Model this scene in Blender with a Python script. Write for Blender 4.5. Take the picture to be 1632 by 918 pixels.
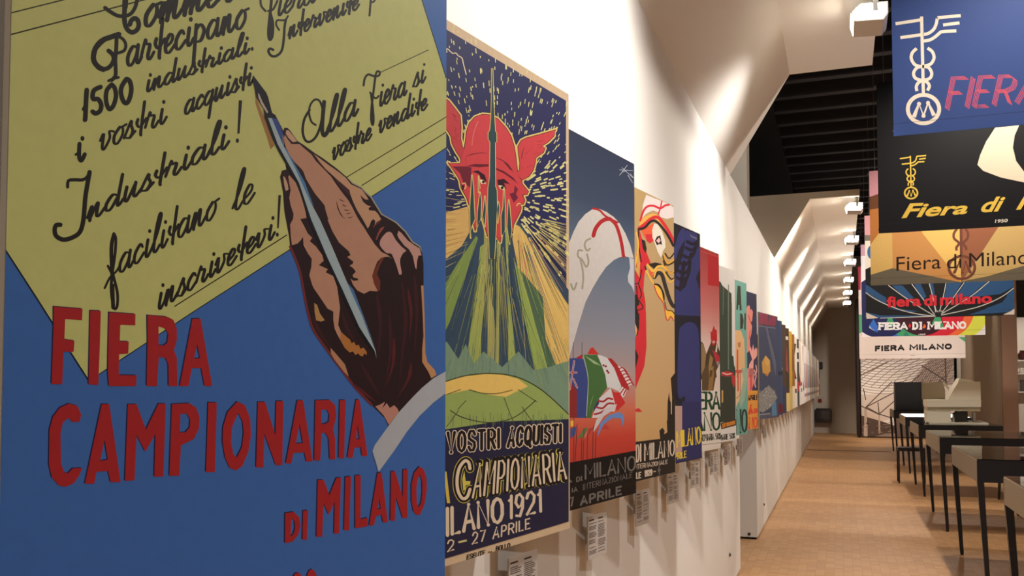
import bpy, bmesh, math, random
from mathutils import Vector, Matrix
from mathutils.geometry import tessellate_polygon
random.seed(7)
for o in list(bpy.data.objects): bpy.data.objects.remove(o)
SC = bpy.context.scene
COL = SC.collection
PI = math.pi

# ------------------------------------------------------------------ camera
FPX, CX, CY = 1411.0, 816.0, 554.0            # focal length and optical axis in pixels of the 1632x918 frame
PITCH = math.atan(58 / FPX)
YAW = math.atan(524 / FPX * math.cos(PITCH))
EYE = Vector((0, 0, 1.5))
_s, _c, _sp, _cp = math.sin(YAW), math.cos(YAW), math.sin(PITCH), math.cos(PITCH)
CF = Vector((-_s * _cp, _c * _cp, _sp)); CR = Vector((_c, _s, 0)); CU = Vector((_s * _sp, -_c * _sp, _cp))
cam_d = bpy.data.cameras.new('camera'); cam = bpy.data.objects.new('camera', cam_d); COL.objects.link(cam)
cam_d.sensor_width = 36; cam_d.lens = FPX / 1632 * 36; cam_d.shift_y = (CY - 459) / 1632
cam_d.clip_start = 0.02
M3 = Matrix((CR, CU, -CF)).transposed()
cam.matrix_world = Matrix.Translation(EYE) @ M3.to_4x4()
SC.camera = cam

# ------------------------------------------------------------------ light and exposure
SC.view_settings.view_transform = 'Standard'; SC.view_settings.look = 'None'
SC.view_settings.gamma = 1; SC.view_settings.use_curve_mapping = False
SC.view_settings.exposure = 0.45
W_ = bpy.data.worlds.new('world'); SC.world = W_; W_.use_nodes = True
W_.node_tree.nodes['Background'].inputs[0].default_value = (1.0, 0.95, 0.88, 1)
W_.node_tree.nodes['Background'].inputs[1].default_value = 0.22
FLOOD_POWER = 120
def lamp(name, kind, loc, target, energy, color, **kw):
    d = bpy.data.lights.new(name, kind); d.energy = energy; d.color = color
    for k, v in kw.items(): setattr(d, k, v)
    o = bpy.data.objects.new(name, d); COL.objects.link(o); o.location = loc
    o.rotation_euler = (Vector(target) - Vector(loc)).to_track_quat('-Z', 'Y').to_euler()
    return o
WARM = (1.0, 0.87, 0.72); WHITE = (1.0, 0.96, 0.92)
FLOODS = [2.6, 5.75, 11.95, 14.6, 17.3, 20.2, 23.1, 26.0]
for i, y in enumerate(FLOODS):
    near = i < 2
    lamp('flood_light', 'SPOT', (0.072, y, 3.71), (-0.80, y, (1.6, 1.3)[i] if near else 2.1), FLOOD_POWER * (1.7, 1.0, 1, 1, 1, 1, .8, .6)[i],
         WHITE if near else WARM, spot_size=math.radians(113 if i == 1 else 118), spot_blend=1.0 if i else 0.8, shadow_soft_size=0.05)
for x, y, e in ((2.6, -2.2, 45), (2.6, 1.6, 85), (1.42, 4.9, 120), (1.42, 7.35, 150), (1.42, 9.7, 150), (1.42, 12.0, 140), (1.42, 14.3, 140), (1.42, 16.8, 140)):      # unseen overhead spots added as fill; row over the cases follows their shadows
    lamp('hall_fill', 'SPOT', (x, y, 4.9), (x, y, 0), e * 1.6, (1, .98, .95) if y < 3 else (1, .93, .84), spot_size=math.radians(135), spot_blend=.6, shadow_soft_size=0.08)
lamp('gap_fill', 'SPOT', (0.1, 9.0, 5.1), (-1.0, 11.7, 3.9), 60, WARM, spot_size=math.radians(50), spot_blend=0.7, shadow_soft_size=0.1)  # unseen spot added to brighten the pillar and the soffit end face
lamp('pier_light', 'SPOT', (2.72, 21.1, 4.5), (3.1, 21.2, 1.4), 150, WARM, spot_size=math.radians(34), spot_blend=0.9, shadow_soft_size=0.1)
lamp('alcove_light', 'SPOT', (4.2, 20.6, 3.4), (4.4, 23.2, 1.3), 130, WARM, spot_size=math.radians(80), spot_blend=0.6, shadow_soft_size=0.1)
lamp('mural_light', 'SPOT', (1.6, 23.5, 4.6), (1.7, 26.8, 1.2), 330, WHITE, spot_size=math.radians(75), spot_blend=0.6, shadow_soft_size=0.1)
lamp('corridor_light', 'SPOT', (0.3, 22.6, 4.7), (0.0, 25.4, 0), 420, WARM, spot_size=math.radians(66), spot_blend=0.6, shadow_soft_size=0.1)
lamp('banner_light', 'SPOT', (1.3, 1.2, 4.9), (1.1, 7.4, 3.2), 130, WHITE, spot_size=math.radians(60), spot_blend=0.7, shadow_soft_size=0.15)

# ------------------------------------------------------------------ helpers
def lin(c):
    c /= 255.0
    return c / 12.92 if c <= 0.04045 else ((c + 0.055) / 1.055) ** 2.4
_mats = {}
def new_mat(name):
    m = bpy.data.materials.new(name); m.use_nodes = True
    return m, m.node_tree, m.node_tree.nodes['Principled BSDF']
def ink(rgb, rough=0.5, spec=0.25):
    k = (rgb, rough)
    if k not in _mats:
        m, t, b = new_mat('ink_%02x%02x%02x' % rgb)
        n = t.nodes.new('ShaderNodeTexNoise'); n.inputs['Scale'].default_value = 60; n.inputs['Detail'].default_value = 3
        tc = t.nodes.new('ShaderNodeTexCoord'); t.links.new(tc.outputs['Object'], n.inputs['Vector'])
        h = t.nodes.new('ShaderNodeHueSaturation'); h.inputs['Color'].default_value = (lin(rgb[0]), lin(rgb[1]), lin(rgb[2]), 1)
        mr = t.nodes.new('ShaderNodeMapRange'); mr.inputs[3].default_value = 0.93; mr.inputs[4].default_value = 1.07
        t.links.new(n.outputs['Fac'], mr.inputs[0]); t.links.new(mr.outputs[0], h.inputs['Value'])
        t.links.new(h.outputs[0], b.inputs['Base Color'])
        b.inputs['Roughness'].default_value = rough; b.inputs['Specular IOR Level'].default_value = spec
        _mats[k] = m
    return _mats[k]
def paint(name, rgb, rough=0.6, spec=0.3, noise=0.04, scale=3.0, metal=0.0):
    m, t, b = new_mat(name)
    n = t.nodes.new('ShaderNodeTexNoise'); n.inputs['Scale'].default_value = scale; n.inputs['Detail'].default_value = 4
    tc = t.nodes.new('ShaderNodeTexCoord'); t.links.new(tc.outputs['Object'], n.inputs['Vector'])
    h = t.nodes.new('ShaderNodeHueSaturation'); h.inputs['Color'].default_value = (lin(rgb[0]), lin(rgb[1]), lin(rgb[2]), 1)
    mr = t.nodes.new('ShaderNodeMapRange'); mr.inputs[3].default_value = 1 - noise; mr.inputs[4].default_value = 1 + noise
    t.links.new(n.outputs['Fac'], mr.inputs[0]); t.links.new(mr.outputs[0], h.inputs['Value'])
    t.links.new(h.outputs[0], b.inputs['Base Color'])
    b.inputs['Roughness'].default_value = rough; b.inputs['Specular IOR Level'].default_value = spec; b.inputs['Metallic'].default_value = metal
    return m
def ramp_mat(name, stops, rough=0.5, axis='Z', spec=0.25):
    """printed colour gradient along a local axis; stops = [(position in metres, rgb)]"""
    m, t, b = new_mat(name)
    tc = t.nodes.new('ShaderNodeTexCoord'); s = t.nodes.new('ShaderNodeSeparateXYZ'); t.links.new(tc.outputs['Object'], s.inputs[0])
    lo, hi = stops[0][0], stops[-1][0]
    mr = t.nodes.new('ShaderNodeMapRange'); mr.inputs[1].default_value = lo; mr.inputs[2].default_value = hi
    t.links.new(s.outputs[axis], mr.inputs[0])
    r = t.nodes.new('ShaderNodeValToRGB'); t.links.new(mr.outputs[0], r.inputs[0])
    e = r.color_ramp.elements
    while len(e) < len(stops): e.new(0.5)
    for el, (p, c) in zip(e, stops):
        el.position = (p - lo) / (hi - lo); el.color = (lin(c[0]), lin(c[1]), lin(c[2]), 1)
    t.links.new(r.outputs[0], b.inputs['Base Color']); b.inputs['Roughness'].default_value = rough; b.inputs['Specular IOR Level'].default_value = spec
    return m
def glow(name, rgb, strength):
    m, t, b = new_mat(name)
    b.inputs['Base Color'].default_value = (0.8, 0.8, 0.8, 1)
    b.inputs['Emission Color'].default_value = (rgb[0], rgb[1], rgb[2], 1); b.inputs['Emission Strength'].default_value = strength
    return m

def link(name, bm_or_me, mats, parent=None):
    if isinstance(bm_or_me, bmesh.types.BMesh):
        me = bpy.data.meshes.new(name); bm_or_me.normal_update(); bm_or_me.to_mesh(me); bm_or_me.free()
    else: me = bm_or_me
    for m in (mats if isinstance(mats, (list, tuple)) else [mats]): me.materials.append(m)
    o = bpy.data.objects.new(name, me); COL.objects.link(o)
    if parent: o.parent = parent
    return o
def thing(name, label, cat, loc, rz=0, group=None):
    o = bpy.data.objects.new(name, None); o.empty_display_size = 0.1; COL.objects.link(o)
    o.location = loc; o.rotation_euler = (0, 0, rz)
    return tag(o, label, cat, group)
def tag(o, label, cat, group=None):
    o['label'] = label; o['category'] = cat
    if group: o['group'] = group
    return o
def struct(o):
    o['kind'] = 'structure'; return o
def box(bm, x0, x1, y0, y1, z0, z1, mi=0):
    v = [bm.verts.new(p) for p in ((x0,y0,z0),(x1,y0,z0),(x1,y1,z0),(x0,y1,z0),(x0,y0,z1),(x1,y0,z1),(x1,y1,z1),(x0,y1,z1))]
    for f in ((3,2,1,0),(4,5,6,7),(0,1,5,4),(1,2,6,5),(2,3,7,6),(3,0,4,7)):
        bm.faces.new([v[i] for i in f]).material_index = mi
def boxes(*bs, bevel=0):
    bm = bmesh.new()
    for b in bs: box(bm, *b)
    if bevel: bmesh.ops.bevel(bm, geom=bm.edges[:], offset=bevel, segments=2, affect='EDGES')
    return bm
def prism(bm, pts, axis, a, b):
    """extrude a 2D outline along an axis; pts are the other two coordinates in xyz order"""
    def P(p, h):
        return (h, p[0], p[1]) if axis == 'x' else (p[0], h, p[1]) if axis == 'y' else (p[0], p[1], h)
    A = [bm.verts.new(P(p, a)) for p in pts]; B = [bm.verts.new(P(p, b)) for p in pts]
    n = len(pts)
    tri = tessellate_polygon([[Vector((p[0], p[1], 0)) for p in pts]])
    for t in tri:
        try: bm.faces.new([A[i] for i in t]); bm.faces.new([B[i] for i in reversed(t)])
        except ValueError: pass
    for i in range(n): bm.faces.new((A[i], A[(i+1)%n], B[(i+1)%n], B[i]))
    bmesh.ops.recalc_face_normals(bm, faces=bm.faces[:])
def prism_bm(pts, axis, a, b):
    bm = bmesh.new(); prism(bm, pts, axis, a, b); return bm
def tube(bm, p0, p1, r0, r1=None, seg=12):
    p0, p1 = Vector(p0), Vector(p1); r1 = r0 if r1 is None else r1
    q = (p1 - p0).to_track_quat('Z', 'Y'); A, B = [], []
    for i in range(seg):
        a = 2 * PI * i / seg; d = q @ Vector((math.cos(a), math.sin(a), 0))
        A.append(bm.verts.new(p0 + d * r0)); B.append(bm.verts.new(p1 + d * r1))
    for i in range(seg): bm.faces.new((A[i], A[(i+1)%seg], B[(i+1)%seg], B[i]))
    bm.faces.new(A[::-1]); bm.faces.new(B)
def tubes(*ts):
    bm = bmesh.new()
    for t in ts: tube(bm, *t)
    return bm
def px_ray(u, v): return CF + CR * ((u - CX) / FPX) - CU * ((v - CY) / FPX)
def px_at(u, v, axis, val):
    """point of the place that a photo pixel shows on the plane axis = val"""
    r = px_ray(u, v); i = 'xyz'.index(axis); return EYE + r * ((val - EYE[i]) / r[i])

# ------------------------------------------------------------------ flat printed artwork
def catmull(p, closed=False, k=6):
    n = len(p); out = []
    if n < 3: return list(p)
    for i in range(n if closed else n - 1):
        a = p[(i-1) % n] if closed or i > 0 else p[0]; b = p[i]; c = p[(i+1) % n]
        d = p[(i+2) % n] if closed or i + 2 < n else p[-1]
        for j in range(k):
            t = j / k
            out.append(tuple(0.5 * (2*b[q] + (c[q]-a[q])*t + (2*a[q]-5*b[q]+4*c[q]-d[q])*t*t + (3*b[q]-a[q]-3*c[q]+d[q])*t**3) for q in (0, 1)))
    if not closed: out.append(tuple(p[-1]))
    return out
def zm(x0, y0, s):
    """coordinates read in an enlarged crop of the photo -> photo pixels"""
    return lambda *pts: [(x0 + x / s, y0 + y / s) for x, y in pts]
EPS = 0.00004
class Art:
    """one flat print: coloured shapes on a W x H sheet, drawn in photo pixels and laid onto the sheet's plane"""
    def __init__(s, O, ex, W, H):
        s.O, s.ex, s.W, s.H = Vector(O), Vector(ex), W, H
        s.ez = Vector((0, 0, 1)); s.n = s.ez.cross(s.ex) * -1
        s.v, s.f, s.mi, s.m = [], [], [], []
        s.k = 0                                        # shapes of one layer alternate between four hair-thin levels
    def loc(s, p):
        r = px_ray(*p); P = EYE + r * ((s.O - EYE).dot(s.n) / r.dot(s.n)) - s.O
        return (P.dot(s.ex), P.z)
    def midx(s, c):
        m = c if isinstance(c, bpy.types.Material) else ink(tuple(c))
        if m not in s.m: s.m.append(m)
        return s.m.index(m)
    def clip(s, q):
        for ax, lim, sg in ((0, 0, 1), (0, s.W, -1), (1, 0, 1), (1, s.H, -1)):
            out = []
            for i in range(len(q)):
                a, b = q[i-1], q[i]; da, db = (a[ax]-lim)*sg, (b[ax]-lim)*sg
                if (da >= 0) != (db >= 0):
                    t = da / (da - db); out.append((a[0]+(b[0]-a[0])*t, a[1]+(b[1]-a[1])*t))
                if db >= 0: out.append(b)
            q = out
            if not q: break
        return q
    def raw(s, loops, color, layer, lift=None):
        if lift is None: s.k += 1; lift = (s.k % 4) * 7e-6
        mi = s.midx(color); y = -(0.00025 + layer * EPS + lift)
        flat = [p for l in loops for p in l]
        if len(flat) < 3: return
        b = len(s.v); s.v += [(x, y, z) for x, z in flat]
        for t in tessellate_polygon([[Vector((x, z, 0)) for x, z in l] for l in loops]):
            a_, b_, c_ = (flat[i] for i in t)
            ar = (b_[0]-a_[0])*(c_[1]-a_[1]) - (c_[0]-a_[0])*(b_[1]-a_[1])
            if abs(ar) < 1e-11: continue
            s.f.append([b+i for i in (t if ar > 0 else t[::-1])]); s.mi.append(mi)
    def local(s, pts, color, layer): s.raw([pts], color, layer)
    def full(s, color, layer=0, m=(0, 0, 0, 0)):
        s.raw([[(m[0], m[1]), (s.W-m[2], m[1]), (s.W-m[2], s.H-m[3]), (m[0], s.H-m[3])]], color, layer)
    def poly(s, pts, color, layer=1, smooth=False, hole=None, lift=None):
        if smooth: pts = catmull(pts, True, 4)
        q = s.clip([s.loc(p) for p in pts])
        if len(q) < 3: return
        loops = [q]
        if hole: loops.append([s.loc(p) for p in (catmull(hole, True, 4) if smooth else hole)])
        s.raw(loops, color, layer, lift)
    def disc(s, c, r, color, layer=2, ry=None, n=14, lift=None):
        s.poly([(c[0] + r*math.cos(2*PI*i/n), c[1] + (ry or r)*math.sin(2*PI*i/n)) for i in range(n)], color, layer, lift=lift)
    def stroke(s, pts, w, color, layer=2, smooth=True, brush=0.0, caps=True, taper=False, closed=False):
        if smooth: pts = catmull(pts, closed, 6)
        if closed: pts = list(pts) + [pts[0]]
        pts = [p for i, p in enumerate(pts) if i == 0 or math.dist(p, pts[i-1]) > 0.05]
        n = len(pts)
        if n < 2: return
        L, R, ws = [], [], []
        for i in range(n):
            a, b = pts[max(i-1, 0)], pts[min(i+1, n-1)]
            dx, dy = b[0]-a[0], b[1]-a[1]; d = math.hypot(dx, dy) or 1
            wi = w / 2
            if brush: wi *= (1 - brush) + brush * min(1, abs(dy) / d * 1.15) * (1.0 if dy > 0 else 0.62)
            if taper: wi *= max(0.12, min(1, 1.35 * (1 - i / (n - 1)), 0.35 + 2.0 * i / (n - 1)))
            ws.append(wi); L.append((pts[i][0] - dy/d*wi, pts[i][1] + dx/d*wi)); R.append((pts[i][0] + dy/d*wi, pts[i][1] - dx/d*wi))
        s.k += 1; b = (s.k % 3) * 5e-6
        for i in range(n - 1): s.quad(L[i], L[i+1], R[i+1], R[i], color, layer, b + 4e-6 * (i + (i % 2) * .3) / n)
        if caps:
            s.disc(pts[0], ws[0], color, layer, n=8, lift=b + 1.7e-5); s.disc(pts[-1], ws[-1], color, layer, n=8, lift=b + 1.9e-5)
        if not smooth:
            for i in range(1, n-1): s.disc(pts[i], w/2, color, layer, n=8, lift=b + 1.8e-5 + (i % 3) * 2e-6)
    def quad(s, a, b, c, d, color, layer, lift=None):
        q = [s.loc(p) for p in (a, b, c, d)]
        if any(p[0] < 0 or p[0] > s.W or p[1] < 0 or p[1] > s.H for p in q): q = s.clip(q)
        if len(q) > 2: s.raw([q], color, layer, lift)
    def build(s, name, parent, dx=0.0):
        me = bpy.data.meshes.new(name); me.from_pydata([(x - dx, y, z) for x, y, z in s.v], [], s.f)
        me.polygons.foreach_set('material_index', s.mi); me.update()
        return link(name, me, s.m, parent)

# handwriting: strokes in x-height units
SCRIPT = {
 'a': (.92, [[(.62,.85),(.35,1.0),(.08,.6),(.1,.15),(.32,.02),(.58,.45),(.66,.95)], [(.67,1.0),(.64,.25),(.75,0),(.95,.28)]]),
 'c': (.68, [[(.55,.78),(.4,1.0),(.12,.65),(.1,.2),(.32,0),(.7,.38)]]),
 'd': (.95, [[(.6,.8),(.35,.98),(.08,.55),(.12,.1),(.35,.03),(.62,.6)], [(.76,2.1),(.68,.25),(.78,0),(.97,.28)]]),
 'e': (.66, [[(.06,.35),(.42,.55),(.5,.85),(.32,1.0),(.1,.62),(.12,.15),(.34,0),(.68,.35)]]),
 'i': (.5, [[(.2,1.0),(.16,.25),(.28,0),(.52,.35)], [(.24,1.52),(.27,1.40)]]),
 'l': (.52, [[(-.02,.25),(.3,1.1),(.45,2.0),(.33,2.12),(.2,1.4),(.15,.3),(.3,0),(.54,.3)]]),
 'm': (1.2, [[(.0,.3),(.17,1.0),(.14,0)], [(.15,.2),(.42,1.0),(.48,.9),(.45,0)], [(.46,.2),(.75,1.0),(.8,.85),(.78,.2),(.92,0),(1.22,.4)]]),
 'n': (.88, [[(.0,.3),(.17,1.0),(.15,0)], [(.16,.15),(.42,.95),(.5,.9),(.48,.2),(.62,0),(.9,.38)]]),
 'o': (.76, [[(.38,1),(.1,.6),(.12,.14),(.34,0),(.6,.4),(.58,.85),(.38,1.0)], [(.5,.95),(.8,1.0)]]),
 'p': (.84, [[(.14,1.05),(.12,-1.15)], [(.14,.75),(.4,1.0),(.66,.6),(.5,.1),(.16,.1)]]),
 'q': (.85, [[(.62,.85),(.35,1.0),(.08,.6),(.1,.15),(.32,.02),(.58,.45),(.66,.95)], [(.66,1.0),(.6,-1.1)], [(.62,.1),(.86,.35)]]),
 'r': (.78, [[(-.02,.25),(.2,1.15),(.24,.9),(.5,.8),(.42,.2),(.56,0),(.8,.32)]]),
 's': (.64, [[(-.02,.15),(.32,1.08),(.36,.8),(.5,.35),(.34,.02),(.1,.12)], [(.36,.02),(.66,.3)]]),
 't': (.66, [[(.44,2.0),(.38,.2),(.4,-.12)], [(.12,1.0),(.08,.72),(.3,.45),(.66,.85)]]),
 'u': (.92, [[(.14,1),(.1,.25),(.25,0),(.55,.85)], [(.6,1.0),(.56,.25),(.68,0),(.94,.32)]]),
 'v': (.78, [[(-.02,.65),(.15,1.0),(.16,.2),(.3,0),(.58,.55),(.52,1.0),(.8,.88)]]),
}
def script_word(A, word, p0, p1, up0, up1, w, color, layer):
    tot = sum(SCRIPT[ch][0] for ch in word); x = 0
    for ch in word:
        adv, strokes = SCRIPT[ch]
        for st in strokes:
            pts = []
            for gx, gy in st:
                t = (x + gx) / tot
                pts.append((p0[0] + (p1[0]-p0[0])*t + (up0[0] + (up1[0]-up0[0])*t)*gy, p0[1] + (p1[1]-p0[1])*t + (up0[1] + (up1[1]-up0[1])*t)*gy))
            if len(st) == 2 and ch == 'i': A.disc(((pts[0][0]+pts[1][0])/2, (pts[0][1]+pts[1][1])/2), w*.66, color, layer, ry=w*.82)
            else: A.stroke(pts, w*1.26, color, layer, brush=.42)
        x += adv
# block capitals: centre lines in a unit box, (relative width, strokes)
_O = [(.5,1),(.2,.92),(0,.7),(0,.3),(.2,.08),(.5,0),(.8,.08),(1,.3),(1,.7),(.8,.92),(.5,1)]
BLOCK = {
 'B': (.7, [[(0,.52),(.6,.52),(.95,.64),(1,.78),(.9,.93),(.6,1),(0,1),(0,0),(.65,0),(1,.1),(1,.4),(.65,.52)]]), 'H': (.78, [[(0,0),(0,1)], [(1,0),(1,1)], [(0,.5),(1,.5)]]),
 'A': (.85, [[(0,0),(.5,1),(1,0)], [(.2,.32),(.8,.32)]]), 'C': (.75, [[(1,.75),(.8,.95),(.5,1),(.2,.92),(0,.7),(0,.3),(.2,.08),(.5,0),(.8,.05),(1,.25)]]),
 'D': (.78, [[(0,0),(0,1),(.55,1),(.9,.85),(1,.6),(1,.4),(.9,.15),(.55,0),(0,0)]]), 'E': (.62, [[(1,1),(0,1),(0,0),(1,0)], [(0,.52),(.8,.52)]]),
 'F': (.62, [[(1,1),(0,1),(0,0)], [(0,.52),(.8,.52)]]), 'I': (.02, [[(0,0),(0,1)]]), 'L': (.58, [[(0,1),(0,0),(1,0)]]),
 'M': (1.05, [[(0,0),(.02,1),(.5,.35),(.98,1),(1,0)]]), 'N': (.8, [[(0,0),(0,1),(1,0),(1,1)]]), 'O': (.8, [_O]),
 'P': (.7, [[(0,0),(0,1),(.6,1),(.95,.88),(1,.72),(.95,.55),(.6,.45),(0,.45)]]), 'Q': (.8, [_O, [(.6,.2),(1.05,-.12)]]),
 'R': (.75, [[(0,0),(0,1),(.6,1),(.95,.88),(1,.74),(.95,.58),(.6,.48),(0,.48)], [(.5,.48),(1,0)]]),
 'S': (.7, [[(1,.82),(.75,1),(.25,1),(0,.82),(.05,.62),(.95,.4),(1,.2),(.75,0),(.25,0),(0,.18)]]), 'T': (.72, [[(0,1),(1,1)], [(.5,1),(.5,0)]]),
 'U': (.75, [[(0,1),(0,.25),(.2,.04),(.5,0),(.8,.04),(1,.25),(1,1)]]), 'V': (.8, [[(0,1),(.5,0),(1,1)]]), 'Z': (.7, [[(0,1),(1,1),(0,0),(1,0)]]),
 '1': (.18, [[(0,.8),(1,1),(1,0)]]), '2': (.68, [[(0,.75),(.2,.97),(.6,1),(1,.8),(.9,.5),(0,0),(1,0)]]), '3': (.66, [[(0,.95),(.6,1),(1,.75),(.6,.52),(1,.25),(.6,0),(0,.05)]]),
 '5': (.66, [[(.95,1),(.1,1),(.05,.55),(.6,.6),(1,.35),(.7,.02),(0,.08)]]), '7': (.66, [[(0,1),(1,1),(.4,0)]]), '8': (.68, [[(.5,.52),(.08,.75),(.5,1),(.92,.75),(.5,.52),(0,.25),(.5,0),(1,.25),(.5,.52)]]),
 '9': (.68, [[(1,.7),(.8,.48),(.4,.42),(.05,.65),(.2,.95),(.6,1),(1,.8),(.95,.35),(.6,0),(.15,.05)]]), '0': (.7, [_O]), '6': (.68, [[(.9,.92),(.5,1),(.1,.75),(0,.3),(.3,0),(.8,.03),(1,.3),(.7,.55),(.1,.42)]]),
 '%': (.7, [[(.1,0),(.9,1)], [(.2,1),(.02,.85),(.2,.65),(.38,.85),(.2,1)], [(.8,.35),(.62,.2),(.8,0),(.98,.2),(.8,.35)]]), '-': (.45, [[(0,.5),(1,.5)]]), ' ': (.35, []), '.': (.02, [[(0,.0),(0,.04)]]),
}
def block_word(A, word, q, w, color, layer, gap=.28, inline=0):
    """q = px corners bottom-left, bottom-right, top-right, top-left of the letters"""
    bl, br, tr, tl = q
    hpx = math.dist(bl, tl); wpx = math.dist(bl, br); my = w/2/hpx; mx = w/2/wpx
    tot = sum(BLOCK[c][0] for c in word) + gap*(len(word)-1); x = 0
    for ch in word:
        cw, strokes = BLOCK[ch]
        for st in strokes:
            pts = []
            for gx, gy in st:
                a = mx + (x + gx*cw)/tot*(1-2*mx); b = my + gy*(1-2*my)
                pts.append(tuple((bl[k]*(1-a)+br[k]*a)*(1-b) + (tl[k]*(1-a)+tr[k]*a)*b for k in (0, 1)))
            if inline:
                for j in range(inline):
                    o = (j/(inline-1) - .5)*w
                    A.stroke([(px+o*.75, py+o*.55) for px, py in pts], w/inline*.62, color, layer, smooth=False, caps=False)
            else: A.stroke(pts, w, color, layer, smooth=False)
        x += cw + gap
_txt = {}
def font_mesh(s, off, shear):
    k = (s, off, shear)
    if k not in _txt:
        cu = bpy.data.curves.new('t', 'FONT'); cu.body = s; cu.offset = off; cu.shear = shear; cu.resolution_u = 4; cu.fill_mode = 'FRONT'
        o = bpy.data.objects.new('t', cu); COL.objects.link(o); dg = bpy.context.evaluated_depsgraph_get(); ev = o.evaluated_get(dg); me = ev.to_mesh()
        V = [(v.co.x, v.co.y) for v in me.vertices]; Fc = [tuple(p.vertices) for p in me.polygons]; ev.to_mesh_clear()
        bpy.data.objects.remove(o); bpy.data.curves.remove(cu)
        x0, x1 = min(v[0] for v in V), max(v[0] for v in V); y0, y1 = min(v[1] for v in V), max(v[1] for v in V)
        _txt[k] = ([((x-x0)/(x1-x0), (y-y0)/(y1-y0)) for x, y in V], Fc)
    return _txt[k]
def font_word(A, s, q, color, layer, off=0.0, shear=0.0):
    V, Fc = font_mesh(s, off, shear); bl, br, tr, tl = q; mi = A.midx(color); y = -(0.00025 + layer*EPS); b0 = len(A.v)
    for a, b in V:
        p = A.loc(tuple((bl[k]*(1-a)+br[k]*a)*(1-b) + (tl[k]*(1-a)+tr[k]*a)*b for k in (0, 1)))
        A.v.append((p[0], y, p[1]))
    for f in Fc: A.f.append([b0+i for i in f]); A.mi.append(mi)

# ------------------------------------------------------------------ the building
XW = -0.776                                     # face of the left partition
M_WALL = paint('white_wall_paint', (236, 231, 224), .75, .2, .015, 2)
M_SOFFIT = paint('soffit_paint', (244, 239, 231), .8, .2, .015, 2)
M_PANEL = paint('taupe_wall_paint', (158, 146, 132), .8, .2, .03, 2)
M_FAR = paint('far_wall_paint', (190, 176, 158), .8, .2, .03, 1.5)
M_BLACK = paint('black_ceiling_paint', (24, 22, 24), .8, .2, .1, 2)
M_JOIST = paint('black_joist_bounce', (50, 48, 50), .7, .3, .1, 2)  # black joists; light bounced onto them is put into this lighter grey
M_PIER = paint('pier_paint', (186, 150, 128), .8, .2, .03, 2)
def floor_mat():
    m, t, b = new_mat('wood_mosaic_floor')
    tc = t.nodes.new('ShaderNodeTexCoord')
    br = t.nodes.new('ShaderNodeTexBrick'); br.offset = 0.0
    br.inputs['Color1'].default_value = (lin(184), lin(140), lin(96), 1); br.inputs['Color2'].default_value = (lin(168), lin(124), lin(82), 1)
    br.inputs['Mortar'].default_value = (lin(154), lin(112), lin(74), 1); br.inputs['Scale'].default_value = 1.0
    br.inputs['Mortar Size'].default_value = .0016; br.inputs['Brick Width'].default_value = .07; br.inputs['Row Height'].default_value = .07
    t.links.new(tc.outputs['Object'], br.inputs['Vector'])
    n = t.nodes.new('ShaderNodeTexNoise'); n.inputs['Scale'].default_value = 1.3; n.inputs['Detail'].default_value = 6
    t.links.new(tc.outputs['Object'], n.inputs['Vector'])
    mr = t.nodes.new('ShaderNodeMapRange'); mr.inputs[3].default_value = .86; mr.inputs[4].default_value = 1.12
    h = t.nodes.new('ShaderNodeHueSaturation'); t.links.new(n.outputs['Fac'], mr.inputs[0]); t.links.new(mr.outputs[0], h.inputs['Value'])
    t.links.new(br.outputs['Color'], h.inputs['Color']); t.links.new(h.outputs[0], b.inputs['Base Color'])
    b.inputs['Roughness'].default_value = .42; b.inputs['Specular IOR Level'].default_value = .35
    return m
struct(link('floor', boxes((-4, 7.5, -4, 29.4, -.2, 0)), floor_mat()))
# partition with an opening between its two runs
bm = boxes((XW-.3, XW, -4, 7.37, .02, 3.11), (XW-.3, XW, 7.37, 8.9, 2.25, 3.11), (XW-.3, XW, 8.9, 28.9, .02, 3.11))
struct(link('wall_left', bm, M_WALL))
struct(link('shadow_gap_left', boxes((XW-.28, XW-.02, -4, 7.35, 0, .02), (XW-.28, XW-.02, 8.92, 28.9, 0, .02)), M_BLACK))  # recessed black strip, its colour standing in for the shadow gap under the wall
SOFF = [(XW-.001, 3.112), (-.33, 3.84), (.25, 3.84), (.25, 3.925), (-1.07, 3.925), (-1.07, 3.112)]
struct(link('ceiling', prism_bm(SOFF, 'y', -4, 6.93), M_SOFFIT))
bm = prism_bm(SOFF, 'y', 11.75, 28.9)
struct(link('ceiling', bm, M_SOFFIT))
struct(link('trim_1', prism_bm([(XW-.0, 3.113), (-.332, 3.845), (.248, 3.845), (.248, 3.923), (-1.068, 3.923), (-1.068, 3.113)], 'y', 11.735, 11.749), M_PANEL))
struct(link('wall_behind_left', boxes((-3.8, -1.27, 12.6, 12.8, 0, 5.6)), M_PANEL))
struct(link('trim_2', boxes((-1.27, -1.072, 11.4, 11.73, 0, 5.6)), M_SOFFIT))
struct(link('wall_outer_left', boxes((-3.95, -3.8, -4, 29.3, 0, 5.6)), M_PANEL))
struct(link('ceiling', boxes((-4, 7.5, -4, 29.4, 5.62, 5.75)), M_BLACK))
bs = []
y = 7.2
while y < 29: bs.append((-.84, 7.4, y, y+.13, 5.40, 5.62)); y += .655
struct(link('trim_3', boxes(*bs), M_JOIST))
struct(link('trim_4', boxes((-1.5, -.84, 6.95, 29.2, 5.36, 5.62)), M_BLACK))
struct(link('wall_far', boxes((-1.4, 7.5, 28.92, 29.2, 0, 5.6)), M_FAR))
struct(link('wall_right', boxes((7.3, 7.5, -4, 28.9, 0, 5.6)), M_FAR))
struct(link('trim_5', boxes((.43, .5, 26.7, 28.9, 0, 3.9)), paint('dark_post_paint', (40, 24, 20), .5)))
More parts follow.
